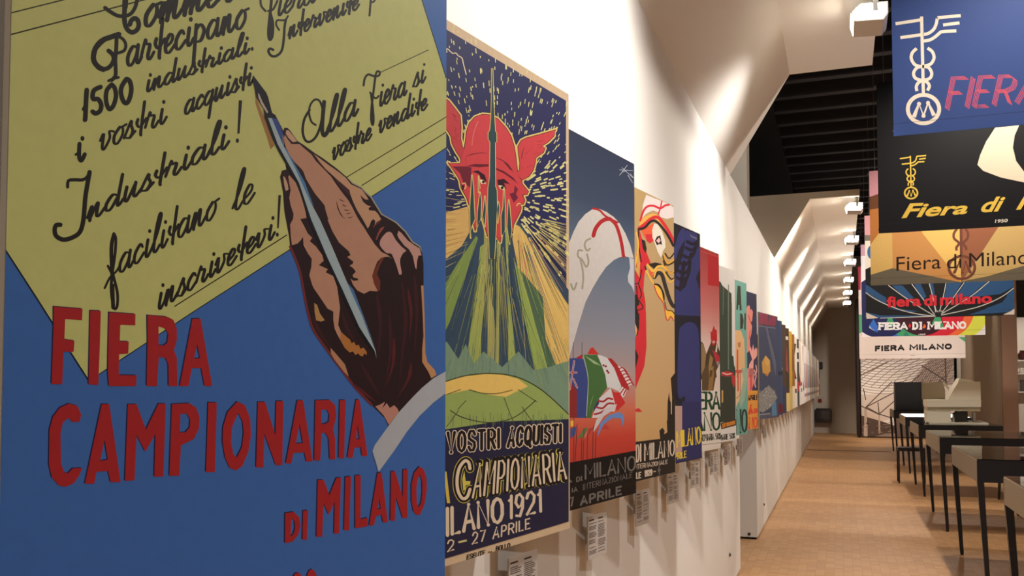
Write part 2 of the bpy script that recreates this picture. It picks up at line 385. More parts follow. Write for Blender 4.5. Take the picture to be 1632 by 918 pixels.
struct(link('trim_6', boxes((-.74, 1.02, 21.30, 21.36, 0.001, .006)), paint('floor_joint', (60, 44, 32), .6)))
pier = struct(link('wall_pier', boxes((3.10, 3.37, 20.4, 28.9, 0, 5.4)), M_PIER))
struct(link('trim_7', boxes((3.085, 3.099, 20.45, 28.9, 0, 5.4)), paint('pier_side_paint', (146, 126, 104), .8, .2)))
struct(link('trim_8', boxes((2.995, 3.084, 27.0, 28.9, 0, 5.4)), M_FAR))
struct(link('wall_alcove', boxes((3.39, 7.2, 23.4, 23.55, 0, 3.05)), M_WALL))

# ------------------------------------------------------------------ posters on the left partition
TILT = math.radians(10.5)
EX = Vector((math.sin(TILT), math.cos(TILT), 0))
PW, PH, PZ, PX = 0.70, 1.012, 1.168, -0.590
RIGHT = [1.285, 1.972, 2.676, 3.366, 4.042, 4.705, 5.44, 6.15, 6.92]
RIGHT += [9.30 + .69*i for i in range(28)]
M_BOARD = paint('poster_board', (206, 196, 180), .7, .2)
M_STEEL = paint('grey_steel', (150, 148, 145), .4, .5, .02, 5, .6)
def poster(i, label, draw, border=None):
    R = Vector((PX, RIGHT[i], PZ)); O = R - EX*PW
    t = thing('exhibition_poster', label, 'poster', O + EX*(PW/2), PI/2 - TILT, 'row of tilted fair posters on the left partition')
    link('panel', boxes((-PW/2, PW/2, 0, .012, 0, PH), bevel=.0012), M_BOARD, t)
    # wedge brackets that hold the panel off the wall
    for z in (.2, .78):
        b = [(-PW/2+.12, .0125), (PW/2-.06, .0125)]
        pts = []
        for lx in (-PW/2+.12, PW/2-.06):
            wx = O.x + EX.x*(lx+PW/2)                           # world x of the panel's face here
            pts.append((lx, .0125, (wx - .0125*math.cos(TILT) - (XW+.003)) / math.cos(TILT)))
        (a0, b0, l0), (a1, b1, l1) = pts
        link('bracket', prism_bm([(a0, b0), (a1, b1), (a1, b1+l1), (a0, b0+l0)], 'z', z, z+.025), M_STEEL, t)
    A = Art(O, EX, PW, PH)
    draw(A)
    A.build('print', t, PW/2)
    return t

YEL, BLU, RED, DRK, NVY = (206, 208, 130), (66, 112, 186), (176, 40, 44), (34, 26, 28), (26, 30, 74)
def draw_writing_hand(A):
    A.full(BLU)
    sheet = [(-40,-400),(672-170,-400),(672,0),(710,124),(714,134),(714,233),(710,236),(590,314.6),(461.8,397.7),(390,444),(303,500),(280,515),(234,546),(200,567),(158,596),(141,607),(113,563),(84,516),(60,478),(3,390),(-40,330)]
    A.poly(sheet, YEL, 1)
    K = (38, 34, 30)
    A.stroke([(-20,355),(3,390),(60,478),(84,516),(113,563),(140,605)], 2.4, (20,30,44), 2, False)
    A.stroke([(158,596),(303,500),(461.8,397.7)], 1.4, (20,30,44), 2, False)
    A.stroke([(590,314.6),(714,233.5)], 1.3, (20,30,44), 2, False)
    A.stroke([(640,-90),(672,0),(711,124)], 1.3, (20,30,44), 2, False)
    for a, b, w in (((10,22.5),(104,-1),2),((10,57),(240,-3),2.2),((607,115),(683,79.4),1.3),((552,282.6),(714,184.5),1.4),((575.8,296),(714,208.5),1.4),((277.7,488.5),(457,374.5),1.8)):
        A.stroke([a, b], w, (52, 44, 14), 2, False, caps=False)
    L = 3
    # capitals and large letters
    z = zm(140, 0, 10.2)
    A.stroke(z((275,125),(360,190),(480,255),(600,260),(700,220),(770,110),(800,-20)), 6, K, L)
    A.stroke(z((610,-60),(595,150),(590,300),(610,420),(660,500),(730,525),(800,480),(825,400),(800,320),(750,300),(700,340),(680,400)), 7.5, K, L)
    A.stroke(z((610,-60),(600,120)), 9, K, L)
    script_word(A, 'ommer', (228,44), (372,0), (4,-33), (4,-29), 5.8, K, L)
    A.stroke(z((500,560),(380,600),(230,660),(130,770),(90,900),(100,1000),(170,1090),(250,1130)), 8.5, K, L)
    z = zm(110, 70, 10.2)
    A.stroke(z((760,-130),(600,-80),(480,20),(410,120),(400,230),(450,350),(560,410),(660,370),(720,270),(710,180),(640,110)), 7, K, L)
    A.stroke(z((770,-120),(765,60),(750,250),(755,400),(750,520),(690,590)), 6.2, K, L)
    A.stroke(z((640,600),(720,565),(800,545)), 4.5, K, L)
    A.stroke(z((790,-130),(880,-70),(920,20),(890,110),(790,150)), 5, K, L)
    script_word(A, 'artecipano', (201,107), (393,42), (2,-30), (2,-28), 4.7, K, L)
    z = zm(110, 70, 10.2)
    A.stroke(z((285,750),(275,900),(262,1190),(255,1235)), 7.6, K, L); A.stroke(z((228,1065),(258,1010)), 5, K, L)
    A.stroke(z((510,700),(400,760),(385,890),(470,900),(520,990),(500,1090),(430,1130),(380,1100)), 7.4, K, L)
    A.stroke(z((690,660),(610,760),(600,930),(650,1060),(720,1000),(760,850),(740,720),(690,660)), 7.2, K, L)
    A.stroke(z((930,570),(860,680),(840,790),(880,930),(940,960),(990,860),(1010,720),(980,600),(930,570)), 7.4, K, L)
    script_word(A, 'industriali', (231,148), (396,84), (2,-18), (2,-17), 3.9, K, L); A.disc((401.7,78), 2.3, K, L, ry=3.2)
    z = zm(100, 150, 8.34)
    A.stroke(z((220,660),(215,780),(220,860),(250,880),(290,800)), 6.6, K, L); A.stroke(z((170,805),(205,780)), 4, K, L); A.disc((131,220.7), 3.2, K, L, ry=4)
    script_word(A, 'vostri', (158,241), (264,195), (3,-26), (2,-24), 4.0, K, L)
    script_word(A, 'acquisti', (293,184), (402,134), (3,-22), (2,-19), 3.8, K, L)
    z = zm(70, 250, 6.556)
    A.stroke(z((245,315),(255,250),(320,240),(400,240),(450,210),(475,155)), 5.2, K, L)
    A.stroke(z((475,160),(450,300),(430,430),(420,560),(405,690),(370,790),(290,845),(200,865),(130,830),(110,770),(125,715),(170,710)), 7.2, K, L)
    script_word(A, 'ndustriali', (138,354), (363,234), (3,-23), (3,-24), 4.4, K, L)
    A.poly([(380.3,160),(385.6,160),(381.4,213),(378,213)], K, L); A.disc((378,224.2), 2.6, K, L, ry=3.6)
    z = zm(150, 310, 4.83)
    A.stroke(z((150,300),(165,340),(160,450),(140,600),(130,730),(150,870),(175,860),(178,760),(150,640),(130,560)), 4.5, K, L)
    A.stroke(z((150,310),(132,400),(135,560),(140,640)), 6, K, L); A.stroke(z((80,720),(120,640),(170,590),(200,540)), 3.5, K, L); A.stroke(z((105,550),(130,600)), 4, K, L)
    A.stroke(z((140,700),(145,870)), 6, K, L)
    script_word(A, 'acilitano', (188,437), (345,344), (3,-29), (3,-27), 3.9, K, L)
    script_word(A, 'le', (370,339), (404,318), (4,-30), (3,-29), 3.7, K, L)
    script_word(A, 'inscrivetevi', (249,496), (436,379), (3,-26), (3,-24), 3.9, K, L)
    A.poly([(443.3,311),(447.6,311),(443.9,363.5),(441.2,363.5)], K, L); A.disc((441.6,374), 2.4, K, L, ry=3.3)
    z = zm(400, 0, 7.418)
    A.stroke(z((170,130),(120,70),(115,-20),(180,-80),(240,-100)), 3.4, K, L)
    A.stroke(z((245,-100),(235,60),(215,250),(205,400),(222,470),(250,420),(255,280),(225,150)), 4.6, K, L)
    A.stroke(z((230,200),(222,460)), 6.5, K, L); A.stroke(z((200,130),(260,110),(310,10)), 3.4, K, L)
    script_word(A, 'iera', (440,27), (502,3), (3,-24), (3,-22), 3.6, K, L)
    A.stroke(z((330,355),(295,290),(310,240),(370,240),(410,230),(435,190)), 3, K, L)
    A.stroke(z((410,230),(395,320),(385,470),(360,600),(300,660),(240,660),(205,610),(220,575),(260,590)), 4, K, L)
    script_word(A, 'ntervenite', (459,62), (571,14), (2,-19), (2,-19), 3.4, K, L)
    A.stroke([(591,-6),(588.6,25)], 3.4, K, L); A.stroke([(590,3),(595,3),(599,-4)], 3, K, L)
    z = zm(470, 90, 5.4)
    A.stroke(z((178,590),(140,560),(120,480),(135,410),(175,370),(215,390),(240,470)), 3.2, K, L)
    A.stroke(z((125,460),(80,540),(65,640),(85,715),(125,735),(180,690),(220,590),(240,470),(250,390)), 4, K, L)
    A.stroke(z((250,390),(235,560),(235,650),(255,680),(290,630)), 6.4, K, L)
    script_word(A, 'lla', (521,214), (569,182), (3,-27), (3,-26), 4, K, L)
    A.stroke(z((590,250),(600,190),(630,155),(680,170),(720,165),(728,135),(705,130),(690,170)), 3.4, K, L)
    A.stroke(z((690,180),(675,300),(660,420),(655,540),(668,590),(675,540),(668,440),(655,330)), 3.6, K, L); A.stroke(z((645,310),(690,360),(720,340)), 3, K, L)
    script_word(A, 'iera', (603,171), (647,151), (2,-23), (2,-22), 3.3, K, L)
    script_word(A, 'si', (658,141), (677,130), (2,-21), (2,-20), 3, K, L)
    script_word(A, 'vostre', (529,256), (591,221), (2,-20), (2,-19), 3.2, K, L)
    script_word(A, 'vendite', (603,213), (680,173), (2,-20), (2,-18), 3.2, K, L)
    # warm shadow of the pen, then the hand
    A.poly([(403,125),(406,140),(407,165),(417,195),(424,215),(430,235),(431,238),(437,232),(421,187),(408,156)], (170,124,74), 3)
    SK, SK2, DK, MAR = (196, 146, 120), (204, 158, 124), (44, 26, 30), (92, 34, 38)
    hand = [(451,209),(453,203.5),(458,204),(461.7,207.6),(474,225),(483,230.5),(500,243),(515.4,253),(536.8,269),(552,282),(561,292.5),(575,299.4),(582.5,307.8),(590.3,314.7),(607,342),(630,355),(645,369.6),(656,386),(668,393.5),(672.7,403.4),(674.5,420),(675,490),(676.7,506),(677.5,564),(682,579),(692.7,589.7),(696,598),(672,619),(658,633),(635.5,656.5),(618.8,679),(613,666),(593.3,646.7),(567.8,621),(553,600),(541.5,586.6),(523,562),(500,528.6),(492.7,509),(486,480),(482.6,460),(475.8,426),(466.6,408),(462,392.7),(460.5,377.5),(456.7,357.6),(452.9,337),(450.6,306),(446,282),(449,272),(456,270),(452,240)]
    A.poly([(x+(1.6 if x > 560 and y < 400 else 0), y-(1.2 if x > 560 and y < 400 else 0)) for x, y in hand], (176,170,150), 3)
    A.poly(hand, DK, 4)
    A.stroke([(462,393),(475.8,426.5),(483,460),(487,482),(493.5,510),(501,529),(524,562),(542.5,587),(568,620),(592,645)], 3.6, (122,46,48), 5)
    for p in ([(600,470),(606,520),(600,580)],[(640,450),(646,510),(640,570),(636,620)],[(660,440),(664,500),(660,560)],[(620,500),(622,560),(612,620)],[(545,500),(556,530),(570,548)],[(498,505),(512,535),(530,558)],[(575,580),(595,615),(606,632)]):
        A.stroke(p, 7, (66,30,36), 5, taper=True)
    for p in ([(650,462),(655,500),(652,540)],[(628,540),(626,580),(615,615)],[(562,612),(585,630),(600,641)],[(655,580),(650,605),(632,635)]):
        A.stroke(p, 6, MAR, 5, taper=True)
    thumb = [(459,282),(460.5,279),(471,291),(477,306),(483.4,324.6),(487,340),(488,347.5),(478,349),(483,358),(490,372),(497,379),(493.3,384.5),(503,392.7),(513,406.4),(515.4,415.6),(507.8,422.5),(522,429),(518.5,434),(530.7,440),(536.8,456.8),(540.6,484),(541.5,490.5),(538.5,518),(543,528.6),(552,537),(557,541),(560,547),(564,545),(567,551),(571,549),(574,556),(579,554),(584,561),(584,566),(580,563),(578,568),(573.5,566.8),(570,563),(566,566),(562,560),(557,562),(549,554.6),(541,540),(537,533),(533,524),(530.8,510),(530.8,496.6),(521.7,492),(509.5,473.7),(500,460),(497,453.7),(492.5,438.5),(495.6,426),(496.4,412.5),(490,403.4),(483.4,391),(482.6,377.5),(478.8,383),(474,388),(465,391),(463,377.5),(462,357.6),(466.6,349),(467.4,341),(462.8,327.6),(460.5,315.4),(462.8,303),(460.5,291)]
    A.poly(thumb, SK, 6)
    A.poly([(543,528.6),(552,537),(557,541),(560,547),(564,545),(567,551),(571,549),(574,556),(579,554),(584,561),(584,566),(580,563),(578,568),(573.5,566.8),(570,563),(566,566),(562,560),(557,562),(549,554.6),(542,541)], (188,122,62), 7)
    A.poly(zm(430,230,6.556)((136,330),(158,350),(185,420),(192,475),(162,488),(148,430)), (206,168,140), 7)
    A.stroke(zm(430,230,6.556)((135,305),(165,340),(195,420),(200,480)), 1.6, (90,40,40), 8)
    z1, z2, z3, z4, z5, z6, z8 = zm(390,110,6.556), zm(430,230,6.556), zm(430,350,6.556), zm(540,230,6.556), zm(540,350,6.556), zm(450,460,6.556), zm(560,580,5.1)
    back = z1((418,690),(450,740),(485,785),(570,785),(620,830),(690,890)) + z2((340,15),(430,105),(478,175),(560,258),(635,335),(695,425),(750,500),(810,575),(850,640),(910,760),(985,880)) + z5((225,22),(295,140),(375,262),(445,340),(510,370),(552,412),(520,388),(480,390),(440,400),(400,440),(375,500),(345,590),(370,680),(405,750),(320,745),(260,775),(190,740),(145,680),(120,615),(150,640),(200,635),(195,615),(150,605),(140,580),(175,545),(150,510),(110,480),(140,465),(150,440),(110,410),(85,390),(120,370),(100,330)) + z3((720,240),(650,120),(600,0)) + z2((610,790),(580,690),(570,640),(540,600),(480,530),(440,470),(375,360),(350,290),(330,260),(250,180),(200,110),(170,40)) + z1((440,860),(415,780),(405,720))
    A.poly(back, SK, 6)
    A.poly(z5((440,402),(472,396),(425,480),(395,570),(430,640),(428,735),(405,747),(365,670),(347,590),(377,510)), (120,56,40), 7)
    A.poly(z1((432,640),(455,640),(505,700),(545,757),(500,765),(455,722),(425,675)), (208,166,138), 6)
    A.poly(z2((457,100),(520,148),(620,222),(720,292),(792,350),(845,418),(940,462)) + z4((240,475),(290,545),(308,580),(270,576),(220,530),(250,600),(290,635),(335,650),(308,665),(312,690),(375,695),(405,725),(440,785),(390,815),(372,848),(378,800),(360,782),(335,800),(318,850),(300,880),(250,790),(183,680),(142,590),(110,500)) + z2((800,455),(730,400),(655,328),(592,272),(522,190)), SK2, 6)
    A.poly(z5((510,128),(550,140),(590,210),(650,280),(700,325),(670,350),(640,410),(640,470),(655,560),(640,575),(625,565),(600,480),(560,380),(540,355),(490,345),(430,275),(430,220),(465,165)), (206,158,146), 6, True)
    A.poly(z5((620,118),(650,138),(720,220),(790,270),(840,300),(862,375),(830,375),(815,430),(808,520),(795,500),(770,380),(730,310),(680,270),(620,190),(608,160)), (206,158,146), 6)
    A.poly(z5((380,215),(400,150),(430,90),(475,70),(460,100),(425,145),(395,210)), (150,82,70), 6)
    A.poly(z5((355,70),(400,30),(440,5),(420,30),(380,60),(360,90)), (120,60,56), 6)
    A.poly([(670.6,455),(674.5,455),(676.5,506),(677.5,563),(681,577),(692,589),(695.5,597.5),(687,603),(682,592),(672.5,577),(672.5,555),(674.5,536),(673.5,506)], (206,150,104), 6)
    A.poly(z8((192,345),(232,330),(270,308),(250,360),(285,318),(310,358),(345,335),(372,362),(385,392),(302,495),(262,420)), (200,142,126), 6)
    A.poly(z6((330,150),(360,170),(390,260),(440,330),(400,345),(350,330),(335,250)), (190,146,92), 6)
    A.poly(z6((500,620),(540,660),(650,790),(670,850),(690,918),(640,870),(540,740),(505,680)), (190,138,104), 6)
    for p in (z2((695,600),(710,670),(745,735),(785,780)), z2((705,640),(730,720),(770,775)), z2((725,575),(755,590),(780,600)), z2((755,630),(785,645),(805,640)), z2((775,685),(805,690),(835,690)), z2((795,725),(830,722),(850,710)), z2((815,765),(845,765),(868,745)), z2((480,150),(560,245),(650,325),(730,395))):
        A.stroke(p, 1.7, (84,44,44), 7, taper=True)
    A.poly(z2((650,330),(740,400),(830,480),(845,560),(800,520),(720,430)), (70,36,44), 7)
    # pen
    pen = [(426.6,188),(431.5,186),(449.8,230),(469.7,268),(494,321.5),(509.3,350),(529,394),(556.8,460),(576.6,504),(598,559),(599.5,571),(596.4,559),(572,521),(544.6,460),(521.5,411),(495.6,350),(475.8,291),(442,230)]
    A.stroke([(424,188),(441,232),(474,292),(494,351),(520,412),(543,461),(571,522),(597,562)], 4.6, (22,24,34), 8)
    A.stroke([(437,184),(452,214)], 3, (22,24,40), 8)
    A.poly([(431,186),(438,183),(450,211),(450.5,232)], (62,80,150), 8)
    A.poly(pen, (170,190,196), 9)
    A.poly([(450,231),(456,238),(485,290),(500,330),(494,321),(469.7,268)], (84,130,180), 8)
    A.poly([(551,448),(563,462),(580,506),(598,556),(576.6,504)], (80,120,170), 8)
    A.poly(z1((85,65),(130,125),(220,245),(240,290),(282,455),(320,490),(330,520),(240,510),(205,515),(195,420),(120,300),(95,180),(78,110)), (30,28,40), 9)
    A.poly(z1((135,250),(150,268),(180,340),(242,450),(230,465),(170,370),(140,300)), (196,180,160), 10)
    # cuff
    A.poly([(593,719),(597,709),(620,677),(636,656),(658,632),(672,618),(690,603),(716,588.5),(716,622),(690,642),(668,663),(648,688),(628,718),(603,752)], (186,190,196), 9)
    # block title with its blue shadow
    z7, za, zb, zc, zd = zm(60,470,5.4), zm(200,470,5.4), zm(60,620,5.4), zm(240,620,5.4), zm(420,620,5.4)
    ze, zf = zm(440,720,5.7375), zm(560,720,5.7375)
    T = [(z7((135,100),(385,120),(380,218),(235,208),(228,382),(315,395),(308,490),(220,490),(210,768),(118,768),(135,260)), None),
         (z7((450,135),(542,138),(535,400),(520,775),(437,770)), None),
         (z7((612,150),(840,165),(838,262),(710,258),(705,400),(782,402),(778,505),(700,510),(697,690),(850,692),(845,785),(612,785),(602,640)), None),
         (za((185,175),(350,188),(410,215),(440,290),(440,390),(415,475),(440,545),(445,785),(370,785),(368,600),(345,545),(285,532),(270,785),(180,785),(188,400)), za((283,272),(340,290),(368,340),(358,410),(330,435),(283,435))),
         (za((575,205),(645,205),(745,785),(680,785),(650,630),(570,630),(540,785),(465,785)), za((615,425),(640,545),(588,548))),
         (zb((300,285),(360,280),(373,220),(340,145),(270,125),(190,160),(130,240),(100,350),(95,650),(120,760),(180,830),(240,842),(310,810),(355,745),(382,680),(300,682),(260,725),(225,715),(200,640),(195,380),(215,290),(262,248)), None),
         (zb((550,130),(615,130),(712,800),(625,800),(605,705),(505,712),(485,815),(405,815)), zb((575,435),(602,608),(535,618))),
         (zb((775,132),(850,130),(930,350),(1040,125),(1102,128),(1080,752),(1002,755),(1012,385),(925,540),(850,395),(832,785),(750,790)), None),
         (zc((182,130),(330,122),(390,160),(420,240),(415,340),(370,430),(260,485),(245,745),(160,748)), zc((255,213),(310,213),(338,260),(335,330),(300,372),(250,375))),
         (zc((495,115),(568,118),(552,715),(475,715)), None),
         (zc((745,108),(810,140),(855,250),(862,400),(840,540),(790,660),(735,700),(680,680),(640,590),(618,450),(622,330),(660,200)), zc((752,205),(790,280),(800,380),(785,500),(740,590),(710,560),(692,460),(698,330))),
         (zd((-50,112),(13,112),(100,400),(108,105),(170,105),(160,655),(105,655),(5,380),(-2,675),(-65,675)), None),
         (zd((290,98),(340,98),(420,622),(368,625),(350,545),(255,550),(238,640),(190,640)), zd((308,300),(338,465),(276,470))),
         (zd((445,98),(570,95),(615,140),(625,230),(598,350),(615,430),(615,605),(568,605),(560,430),(530,375),(498,380),(487,615),(435,615)), zd((498,175),(545,180),(565,220),(560,280),(530,300),(496,302))),
         (zd((655,95),(706,95),(692,595),(645,595)), None),
         (zd((795,92),(825,92),(895,575),(848,578),(835,500),(782,505),(765,592),(720,592)), zd((808,300),(825,430),(795,435))),
         (ze((82,560),(160,550),(210,600),(222,680),(200,760),(150,820),(80,838)), ze((138,602),(168,640),(172,700),(155,755),(130,775))),
         (ze((245,540),(292,535),(278,805),(240,805)), None),
         (ze((380,257),(435,258),(485,400),(550,240),(592,235),(575,745),(530,750),(535,455),(480,575),(432,470),(420,775),(368,778)), None),
         (ze((632,230),(684,225),(666,718),(620,718)), None),
         (ze((722,218),(773,214),(770,618),(838,602),(835,680),(722,702)), None),
         (zf((238,195),(275,190),(332,640),(290,650),(275,575),(222,590),(205,672),(160,678)), zf((252,420),(268,520),(238,526))),
         (zf((362,180),(400,180),(468,420),(472,165),(515,160),(510,600),(470,610),(408,415),(395,630),(355,632)), None),
         (zf((620,135),(660,160),(685,240),(688,350),(670,470),(630,570),(600,582),(568,550),(548,450),(548,300),(575,190)), zf((625,205),(645,270),(648,370),(635,470),(612,510),(595,460),(593,330),(605,250))),
         ([(465,930),(466,921),(470,914),(474,912.5),(479,915),(481,922),(478,960),(466,960)], None),
         ([(488,960),(489,917),(493,909),(497,907),(502,911),(505,920),(503,960)], None)]
    for pts, hole in T:
        A.poly([(x-1.8, y-1.3) for x, y in pts], NVY, 2, hole=[(x-1.8, y-1.3) for x, y in hole] if hole else None)
        A.poly(pts, RED, 3, hole=hole)

CREAM = (236, 214, 184)
def draw_winged_head(A):
    NV, TEAL, YEL2 = (44, 46, 92), (50, 78, 84), (244, 216, 128)
    A.full((222, 194, 158))
    A.full(NV, 1, (.02, .018, .014, .019))
    # rays and dashes around the head
    rnd = random.Random(3)
    C = (800, 312)
    for k in range(1700):
        an = rnd.uniform(-PI, PI); r = rnd.uniform(48, 330)
        x, y = C[0] + r*math.cos(an)*.75, C[1] + r*math.sin(an)
        if y > 440 or x > 902: continue
        if x < 745 and y > 300 and rnd.random() < .5: continue
        le = rnd.uniform(3, 10) * (1.25 if y > 260 else .9); dx, dy = (x-C[0]), (y-C[1]); d = math.hypot(dx, dy)
        if y < 270: dx, dy = dx*.55, dy
        d = math.hypot(dx, dy)
        A.stroke([(x, y), (x+dx/d*le, y+dy/d*le)], rnd.uniform(1.0, 1.6) + (1.0 if y > 260 and x > 826 else 0), (240, 232, 158), 2, False, caps=False)
    z2, z3, z4, z1, zg = zm(800,180,6.558), zm(705,270,6.558), zm(800,300,6.558), zm(705,160,6.558), zm(700,350,3.673)
    # light field below, yellow flares left and right
    A.poly([(600,330),(706,372),(745,372),(775,345),(800,360),(822,345),(840,372),(872,420),(906,462),(906,700),(600,700)], (58,80,100), 3)
    A.poly(z3((0,450),(45,450),(290,380),(290,640),(200,800),(45,930),(0,930)), (226,184,110), 4)
    A.poly(zg((430,20),(470,40),(560,160),(640,330),(755,500),(758,850),(640,850),(560,460),(460,280),(428,120)), (236,196,112), 4)
    for k in range(80):
        t = k/79; an = -.22 + 1.3*t; r0 = rnd.uniform(30, 70); r1 = rnd.uniform(120, 300)
        c = rnd.choice([(52,40,40),(40,50,70),(224,140,110),(248,230,140),(248,230,140),(248,230,140),(66,84,120)])
        p = lambda r: (822 + r*math.cos(an+.42), 340 + r*math.sin(an+.42)*1.05)
        a, b = p(r0), p(r1)
        if b[0] > 903: f = (903-a[0])/(b[0]-a[0]); b = (903, a[1]+(b[1]-a[1])*f)
        if b[0] > a[0]: A.stroke([a, b], rnd.uniform(1.4, 3.8), c, 5, False, caps=False, taper=True)
    for k in range(34):
        y = 320 + k*3.2 + rnd.uniform(-1, 1); sl = (k-8)*.028
        x1 = rnd.uniform(725, 747); x0 = rnd.uniform(660, 716)
        A.stroke([(x0, y+sl*(748-x0)), (x1, y+sl*(748-x1))], rnd.uniform(1.2, 2.8), rnd.choice([(40,34,36),(40,34,36),(40,38,60),(248,226,136),(248,226,136)]), 5, False, caps=False, taper=True)
    # cathedral spires and beams
    for pts, c in ((((0,430),(110,250),(215,95),(226,110),(60,600),(0,720)), (134,158,84)), (((238,160),(264,140),(262,500),(246,640),(240,900),(150,900),(182,640),(216,420)), (164,178,96)),
                   (((258,-20),(292,-20),(300,250),(326,640),(320,900),(284,900),(280,480),(264,300)), (172,170,104)), (((332,150),(366,-20),(352,300),(346,900),(326,900),(331,600)), (186,186,104)),
                   (((384,40),(406,40),(402,400),(430,640),(456,900),(402,900),(404,600)), (168,184,100)), (((438,240),(482,500),(562,900),(642,900),(562,600),(472,300)), (160,182,94)),
                   (((480,300),(605,450),(622,700),(700,900),(646,900),(562,620)), (84,114,84)), (((290,-40),(335,-40),(342,300),(328,560),(304,480),(284,300)), TEAL)):
        A.poly(zg(*pts), c, 6)
    for k in range(130):
        x0 = rnd.gauss(790, 30); x1 = 790 + (x0-790)*rnd.uniform(2.0, 3.1); y0, y1 = rnd.uniform(385, 480), rnd.uniform(500, 590)
        xe = x0 + (x1-x0)*(y1-y0)/190
        if xe > 902: continue
        A.stroke([(x0, y0), (xe, y1)], rnd.uniform(.8, 2.4), rnd.choice([(150,168,92),(186,186,104),(222,206,116),(60,84,84),(50,70,92),(52,74,80),(200,190,110)]), 7, False, caps=False, taper=True)
    A.poly([(600,560),(712,545),(730,572),(742,548),(755,580),(770,560),(800,585),(826,560),(850,590),(875,585),(906,575),(906,690),(600,690)], (128,156,130), 7)
    for k in range(120):
        x = rnd.uniform(690, 903); y = rnd.uniform(535, 600)
        A.stroke([(x, y), (x+(x-790)*.12, y+rnd.uniform(18, 45))], rnd.uniform(.8, 2), rnd.choice([(150,172,96),(120,150,90),(92,124,130),(160,176,110),(70,96,110)]), 8, False, caps=False, taper=True)
    # globe
    zq = zm(700, 560, 5.1)
    A.poly(zq((-300,400),(50,245),(200,200),(370,180),(520,186),(650,216),(780,280),(900,370),(1048,510),(1048,640),(-300,640)), (158,178,98), 9)
    A.poly(zq((-200,340),(50,248),(200,203),(370,184),(520,190),(640,224),(720,285),(620,330),(540,370),(400,352),(250,310),(60,350)), (244,206,112), 10)
    A.stroke(zq((50,245),(200,200),(370,180),(520,186),(650,216),(780,280),(900,370),(1048,510)), 1.6, (60,60,36), 11)
    A.stroke(zq((90,480),(160,525),(270,560),(400,578),(540,560),(650,510),(780,400)), 1.4, (56,66,50), 11)
    A.stroke(zq((240,312),(350,340),(470,342),(590,315)), 1.2, (80,80,50), 11)
    for a, b in (((60,610),(155,480)),((150,470),(215,400)),((525,380),(610,600)),((670,450),(760,580)),((640,310),(790,410)),((60,350),(170,310))):
        A.stroke(zq(a, b), 1.2, (80,90,56), 11, False)
    for k in range(70):
        x = rnd.uniform(690, 903); y = rnd.uniform(655, 668)
        A.stroke([(x, y), (x, y+rnd.uniform(10, 26))], rnd.uniform(.8, 2.2), rnd.choice([(150,172,96),(60,84,100),(50,70,92),(120,150,90)]), 11, False, caps=False, taper=True)
    A.poly([(600,700),(712,684),(790,672),(906,668),(906,831),(600,923)], (40,40,68), 10)
    # head
    R1, DR = (222,72,78), (110,28,44)
    wingl = z1((-60,-120),(20,-20),(60,5),(120,80),(180,160),(190,280),(185,400),(205,490),(240,525),(240,640),(190,640),(185,600),(140,530),(100,450),(90,380),(48,310),(-60,250))
    wingr = z2((140,630),(180,600),(185,520),(170,420),(165,350),(200,290),(250,265),(400,225),(555,180),(540,240),(480,300),(415,345),(445,370),(430,410),(350,465),(340,530),(320,600),(280,660),(210,700))
    dome = z1((190,640),(225,520),(240,420),(250,330),(280,240),(340,175),(420,148),(500,155),(580,200),(660,290),(710,370),(745,480),(765,600),(780,750)) + z2((140,625),(200,700),(208,745),(272,825),(258,850),(205,855)) + z4((215,80),(235,130),(220,165),(185,170),(195,200),(188,240),(165,285),(115,385),(105,470)) + z3((730,640),(700,700),(640,520),(600,760),(560,700),(470,700),(410,480),(370,520),(340,640),(290,400),(270,350),(250,290),(220,240),(195,190),(180,110),(150,60)) + z1((60,655),(180,665))
    for sh, sm in ((wingl, False), (wingr, False), (dome, False)):
        A.stroke(sh, 6.6, YEL2, 12, False, closed=True); A.stroke(sh, 2.2, (90,30,30), 13, False, closed=True)
    A.poly(wingl, (206,66,72), 14); A.poly(wingr, R1, 14); A.poly(dome, R1, 14)
    for p in (z1((245,585),(330,558),(420,550),(480,558)), z1((555,600),(650,645),(740,750)), z1((100,140),(130,170),(120,190)), z1((120,190),(170,240)), z1((120,280),(165,310)), z1((110,380),(165,440)), z1((130,300),(140,380)), z1((145,380),(170,340)), z2((200,480),(215,400),(240,340)), z2((240,430),(295,380)), z2((370,300),(440,290)), z2((365,335),(410,330)), z2((375,365),(420,350)), z2((330,430),(400,410)), z2((260,570),(310,545)), z2((210,560),(200,590)), z1((240,590),(240,680))):
        A.stroke(p, 1.5, DR, 15, taper=True)
    A.poly(z1((620,625),(680,660),(740,745),(700,720)), DR, 15)
    A.poly(z1((240,690),(330,665),(480,668),(480,690),(380,700),(300,690)), DR, 15)
    A.poly(z1((100,690),(230,690),(300,700),(295,918),(215,860),(180,760)), (120,32,52), 15)
    A.poly(z1((555,705),(640,740),(740,810),(790,880),(760,850),(650,770),(560,725)), DR, 15)
    A.stroke(z1((305,470),(320,360),(345,280),(370,220)), 1, (240,140,130), 15)
    A.poly(z3((310,22),(370,10),(440,60),(462,130),(400,100),(380,50)), (56,20,36), 16); A.poly(z3((570,110),(640,98),(705,158),(640,140),(664,205),(580,172)), (56,20,36), 16)
    A.poly(z3((383,105),(430,112),(452,152),(400,150)), (250,240,190), 17); A.poly(z3((580,165),(622,170),(652,222),(600,205)), (250,240,190), 17)
    A.disc(z3((425,130))[0], 2.3, (30,16,22), 18); A.disc(z3((620,192))[0], 2.3, (30,16,22), 18)
    A.poly(z4((75,60),(130,40),(165,100),(120,150),(90,90)), (120,32,60), 15); A.poly(z4((130,-30),(165,10),(140,70),(120,30)), (130,36,60), 15)
